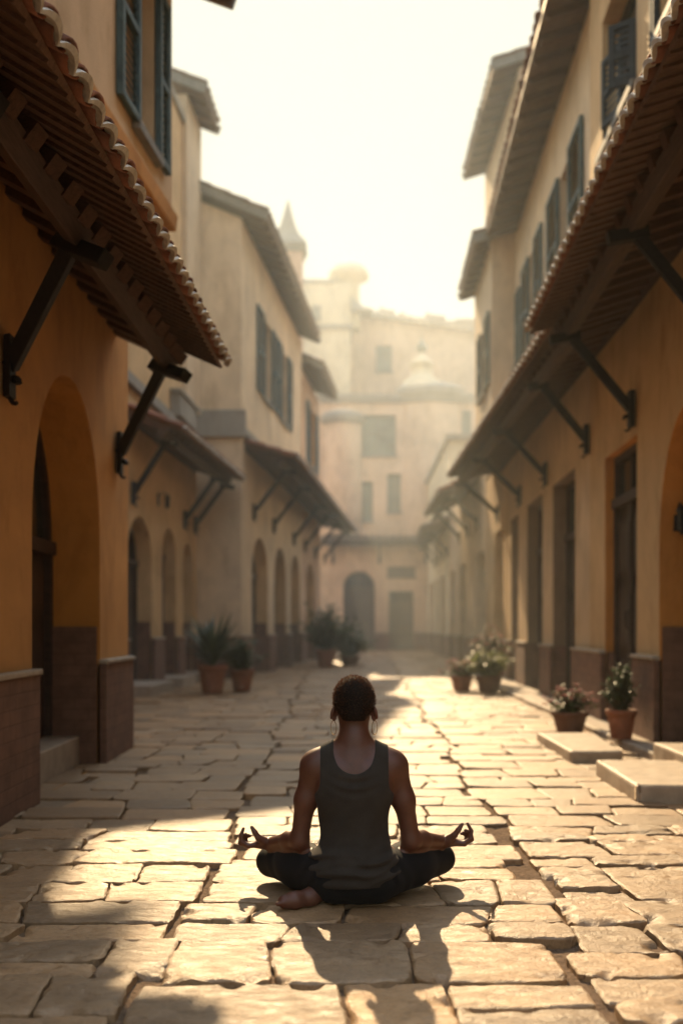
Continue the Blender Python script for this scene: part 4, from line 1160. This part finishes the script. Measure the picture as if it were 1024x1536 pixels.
for i in range(5): B.cone((-.268 + .003 * i, -.140 + .011 * i, .030 - .002 * i), (-.286 + .004 * i, -.142 + .011 * i, .026 - .002 * i), .0105 - .0008 * i, .0085 - .0008 * i, .005)
B.chain([(.03, .30, .058), (.12, .27, .05), (.19, .235, .035)], [.032, .034, .026], .02)
person = B.mesh("person", M["skin"], None, P0)
tag(person, "person sitting cross legged on paving in charcoal tank top, black leggings and hoop earrings", "person")

# hair: close cropped cap with a fuzz of small curls
Hf = Field((-.12, -.12, .63), (.12, .16, .92), .0036)
Hf.ell((0, .016, .778), (.0795, .098, .0905), .02)
Hf.cone((0, -.040, .73), (0, -.030, .692), .043, .036, .03)
x, y, z = Hf.grid()
line = .700 + np.clip((y - (-.02)) * .55, 0, .2) + .030 * np.exp(-((np.abs(x) - .075) / .02) ** 2) * (y > -.02)
Hf.D = np.maximum(Hf.D, (line - z) * .8).astype(np.float32)
Hf.D = np.maximum(Hf.D, -(((x / .0785) ** 2 + ((y - .10) / .06) ** 2 + ((z - .70) / .095) ** 2) - 1) * .05).astype(np.float32)
Hf.D += (.0016 * np.sin(x * 310 + 2 * np.sin(z * 140)) * np.sin(z * 290 + 2 * np.sin(y * 170)) * np.sin(y * 300)).astype(np.float32)
hair = Hf.mesh("hair", M["hair"], person)
rh = random.Random(9)
hm = hair.data; cm = MB()
polys = [p for p in hm.polygons if p.center.z > .695]
for i in range(6500):
    p = polys[rh.randrange(len(polys))]; c = p.center.copy(); n = p.normal
    if n.z < -.5: continue
    tdir = (n + Vector((rh.uniform(-1, 1), rh.uniform(-1, 1), rh.uniform(-1, 1))) * .75).normalized()
    s = tdir.cross(Vector((rh.uniform(-1, 1), rh.uniform(-1, 1), rh.uniform(-1, 1)))).normalized() * .0009
    ln = rh.uniform(.003, .009) * (.45 if c.z < .73 else 1)
    q = c - n * .001; e1 = q + tdir * ln; e2 = e1 + (tdir + Vector((rh.uniform(-1, 1), rh.uniform(-1, 1), rh.uniform(-1, 1)))).normalized() * ln * .6
    w = Vector(P0)
    cm.quad(w + q - s, w + q + s, w + e1 + s * .7, w + e1 - s * .7); cm.quad(w + e1 - s * .7, w + e1 + s * .7, w + e2)
o = cm.build("curls", M["curl"], person); o.parent = hair

# tank top
T = Field((-.26, -.22, .04), (.26, .20, .66), .0036)
g = .009
T.ell((0, -.014, .132), (.180, .157, .122), .045)
T.ell((0, -.004, .265), (.122 + g, .094 + g, .15), .05)
T.ell((0, -.004, .42), (.142 + g, .106 + g, .16), .05)
T.cone((-.115, -.004, .525), (.115, -.004, .525), .067, .067, .05)
for s in (-1, 1):
    T.ell((s * .075, -.05, .44), (.066 + g, .05 + g * .8, .10), .03)
    T.cone((s * .125, -.006, .553), (s * .028, -.004, .604), .041, .045, .035)
x, y, z = T.grid()
wv = np.exp(-((z - .155) / .055) ** 2); wv2 = np.exp(-((z - .40) / .11) ** 2)
D = T.D
D = D + wv * (.0068 * np.sin(105 * z + 5 * np.abs(x) * 7 + 2.2 * np.sin(17 * x + 1.0)) + .0042 * np.sin(170 * z - 22 * x + 1.5 * np.sin(23 * x)))
D = D + .0034 * np.sin(62 * x + 3 * np.sin(9 * z)) * np.exp(-((z - .30) / .12) ** 2)
D = D + np.exp(-((z - .47 + .0 * x) / .05) ** 2) * np.exp(-(x / .07) ** 2) * .0045 * np.sin(150 * (z - 3.2 * x * x)) * (y < 0)      # soft cowl folds below the neckline
D = D - .006 * np.exp(-((z - .075) / .03) ** 2)
xb = .130 + .13 * np.clip((.475 - z) / .13, 0, 1) ** 2.2
D = np.maximum(D, np.abs(x) - xb)
hem = .086 + .006 * np.sin(9 * x + 1) + .02 * np.clip(y / .1, -.3, 1)
D = np.maximum(D, hem - z)
# scooped neckline, lower at the back
nb_ = .522 - .02 * np.clip(y / .08, -1, 1) * -1
neck = np.sqrt((x / .080) ** 2 + (np.maximum(nb_ + .085 - z, 0) / .085) ** 2) - 1
neck = np.where(z > nb_ + .085, np.abs(x) / .080 - 1, neck) * .06
D = np.maximum(D, -neck)
T.D = D.astype(np.float32)
tank = T.mesh("tank_top", M["tank"], person)

# leggings
Lg = Field((-.46, -.24, -.012), (.48, .44, .30), .0036)
Lg.ell((0, -.014, .108), (.172, .148, .112), .04)
legs(Lg, .003)
x, y, z = Lg.grid()
D = Lg.D
fold = np.exp(-(((np.abs(x) - .16) / .05) ** 2 + ((z - .135) / .05) ** 2))
D = D + fold * .0035 * np.sin(160 * (np.abs(x) * .8 + z * .5)) + .0012 * np.sin(70 * x + 40 * z + 3 * np.sin(20 * y))
D = np.maximum(D, z - .21)
# cut at the ankle of the tucked foot
D = np.maximum(D, -np.maximum(np.maximum((x + .115) * -1 - 0, -1) * -1, -1) * 0 - 1)
Lg.D = D.astype(np.float32)
leg = Lg.mesh("leggings", M["legging"], person)

def earring(sx):
    m = MB(); pts = []
    c = Vector(P0) + Vector((sx * .0795, .010, .668))
    a = R(62) * sx
    ux = Vector((math.cos(a), math.sin(a), 0)); uz = Vector((0, 0, 1))
    pts = [c + ux * (.0235 * math.cos(q)) + uz * (.027 * math.sin(q)) for q in [math.pi / 2 + i * 2 * math.pi / 36 for i in range(36)]]
    m.tube(pts, .0014, 6)
    return m.build("earring", M["gold"], person, smooth=True)
earring(-1); earring(1)

# ================================================================== LIGHT, AIR, CAMERA
SUN_EL, SUN_AZ = 33.7, -6.0          # azimuth from +Y, negative = to the left
az, el = R(SUN_AZ), R(SUN_EL)
tosun = Vector((math.sin(az) * math.cos(el), math.cos(az) * math.cos(el), math.sin(el)))
sd = bpy.data.lights.new("sun", "SUN"); sd.energy = 10.0; sd.angle = R(0.6); sd.color = (1.0, .74, .41)
so = bpy.data.objects.new("sun", sd); COL.objects.link(so); so.rotation_euler = (-tosun).to_track_quat("-Z", "Y").to_euler(); so.location = (0, 0, 30)
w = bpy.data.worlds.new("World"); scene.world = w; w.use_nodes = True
nt = w.node_tree; bg = nt.nodes["Background"]
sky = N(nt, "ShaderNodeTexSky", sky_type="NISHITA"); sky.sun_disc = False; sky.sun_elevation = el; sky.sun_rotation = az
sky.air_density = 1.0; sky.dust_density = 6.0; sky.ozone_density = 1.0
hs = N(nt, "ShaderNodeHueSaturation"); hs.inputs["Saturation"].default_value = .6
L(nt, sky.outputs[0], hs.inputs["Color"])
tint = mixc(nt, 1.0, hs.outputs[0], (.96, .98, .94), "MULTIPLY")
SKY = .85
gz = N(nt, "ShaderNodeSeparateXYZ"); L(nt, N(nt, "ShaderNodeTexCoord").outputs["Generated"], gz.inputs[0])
capc = ramp(nt, gz.outputs[2], [(.0, (.165, .168, .142)), (.53, (.205, .210, .180)), (.66, (.60, .66, .66)), (1.0, (.60, .74, .84))])      # cream low in view; unseen sky overhead made brighter and cooler, as shadow fill
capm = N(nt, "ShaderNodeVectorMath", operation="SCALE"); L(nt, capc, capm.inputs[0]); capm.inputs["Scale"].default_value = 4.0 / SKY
cap = mixc(nt, 1.0, tint, capm.outputs[0], "DARKEN")      # brightness cap on the sky, flattening the glare around the sun to cream
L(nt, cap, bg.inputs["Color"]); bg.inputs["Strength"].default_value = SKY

hz = MB(); hz.box(-70, 70, -12, 90, -1.5, 21)
hm_ = bpy.data.materials.new("morning_haze"); hm_.use_nodes = True; nt = hm_.node_tree
nt.nodes.remove(nt.nodes["Principled BSDF"])
vs_ = N(nt, "ShaderNodeVolumeScatter"); vs_.inputs["Color"].default_value = (.86, .94, .90, 1);  vs_.inputs["Anisotropy"].default_value = .30
sp = N(nt, "ShaderNodeSeparateXYZ"); L(nt, pos(nt), sp.inputs[0])
mr = N(nt, "ShaderNodeMapRange", interpolation_type="SMOOTHSTEP"); mr.inputs[1].default_value = 3; mr.inputs[2].default_value = 24; mr.inputs[3].default_value = .0004; mr.inputs[4].default_value = .0102
L(nt, sp.outputs[1], mr.inputs[0]); L(nt, mr.outputs[0], vs_.inputs["Density"])
L(nt, vs_.outputs[0], nt.nodes["Material Output"].inputs["Volume"])
o = hz.build("haze", hm_); o["kind"] = "stuff"

cd = bpy.data.cameras.new("camera"); cam = bpy.data.objects.new("camera", cd); COL.objects.link(cam)
cam.location = (0, 0, 1.06); cam.rotation_euler = (R(90), 0, 0)
cd.sensor_fit = "VERTICAL"; cd.sensor_height = 36; cd.sensor_width = 24; cd.lens = 36 * 1500 / 1536
cd.shift_y = 172 / 1536; cd.clip_start = .05; cd.clip_end = 2000
cd.dof.use_dof = True; cd.dof.focus_distance = 3.86; cd.dof.aperture_fstop = 1.35
scene.camera = cam
scene.view_settings.view_transform = "Standard"; scene.view_settings.look = "None"; scene.view_settings.exposure = 0; scene.view_settings.gamma = 1
scene.render.engine = "CYCLES"
cy = scene.cycles
cy.use_denoising = True; cy.max_bounces = 6; cy.diffuse_bounces = 3; cy.glossy_bounces = 2; cy.transmission_bounces = 2; cy.volume_bounces = 1; cy.transparent_max_bounces = 4
cy.sample_clamp_indirect = 6
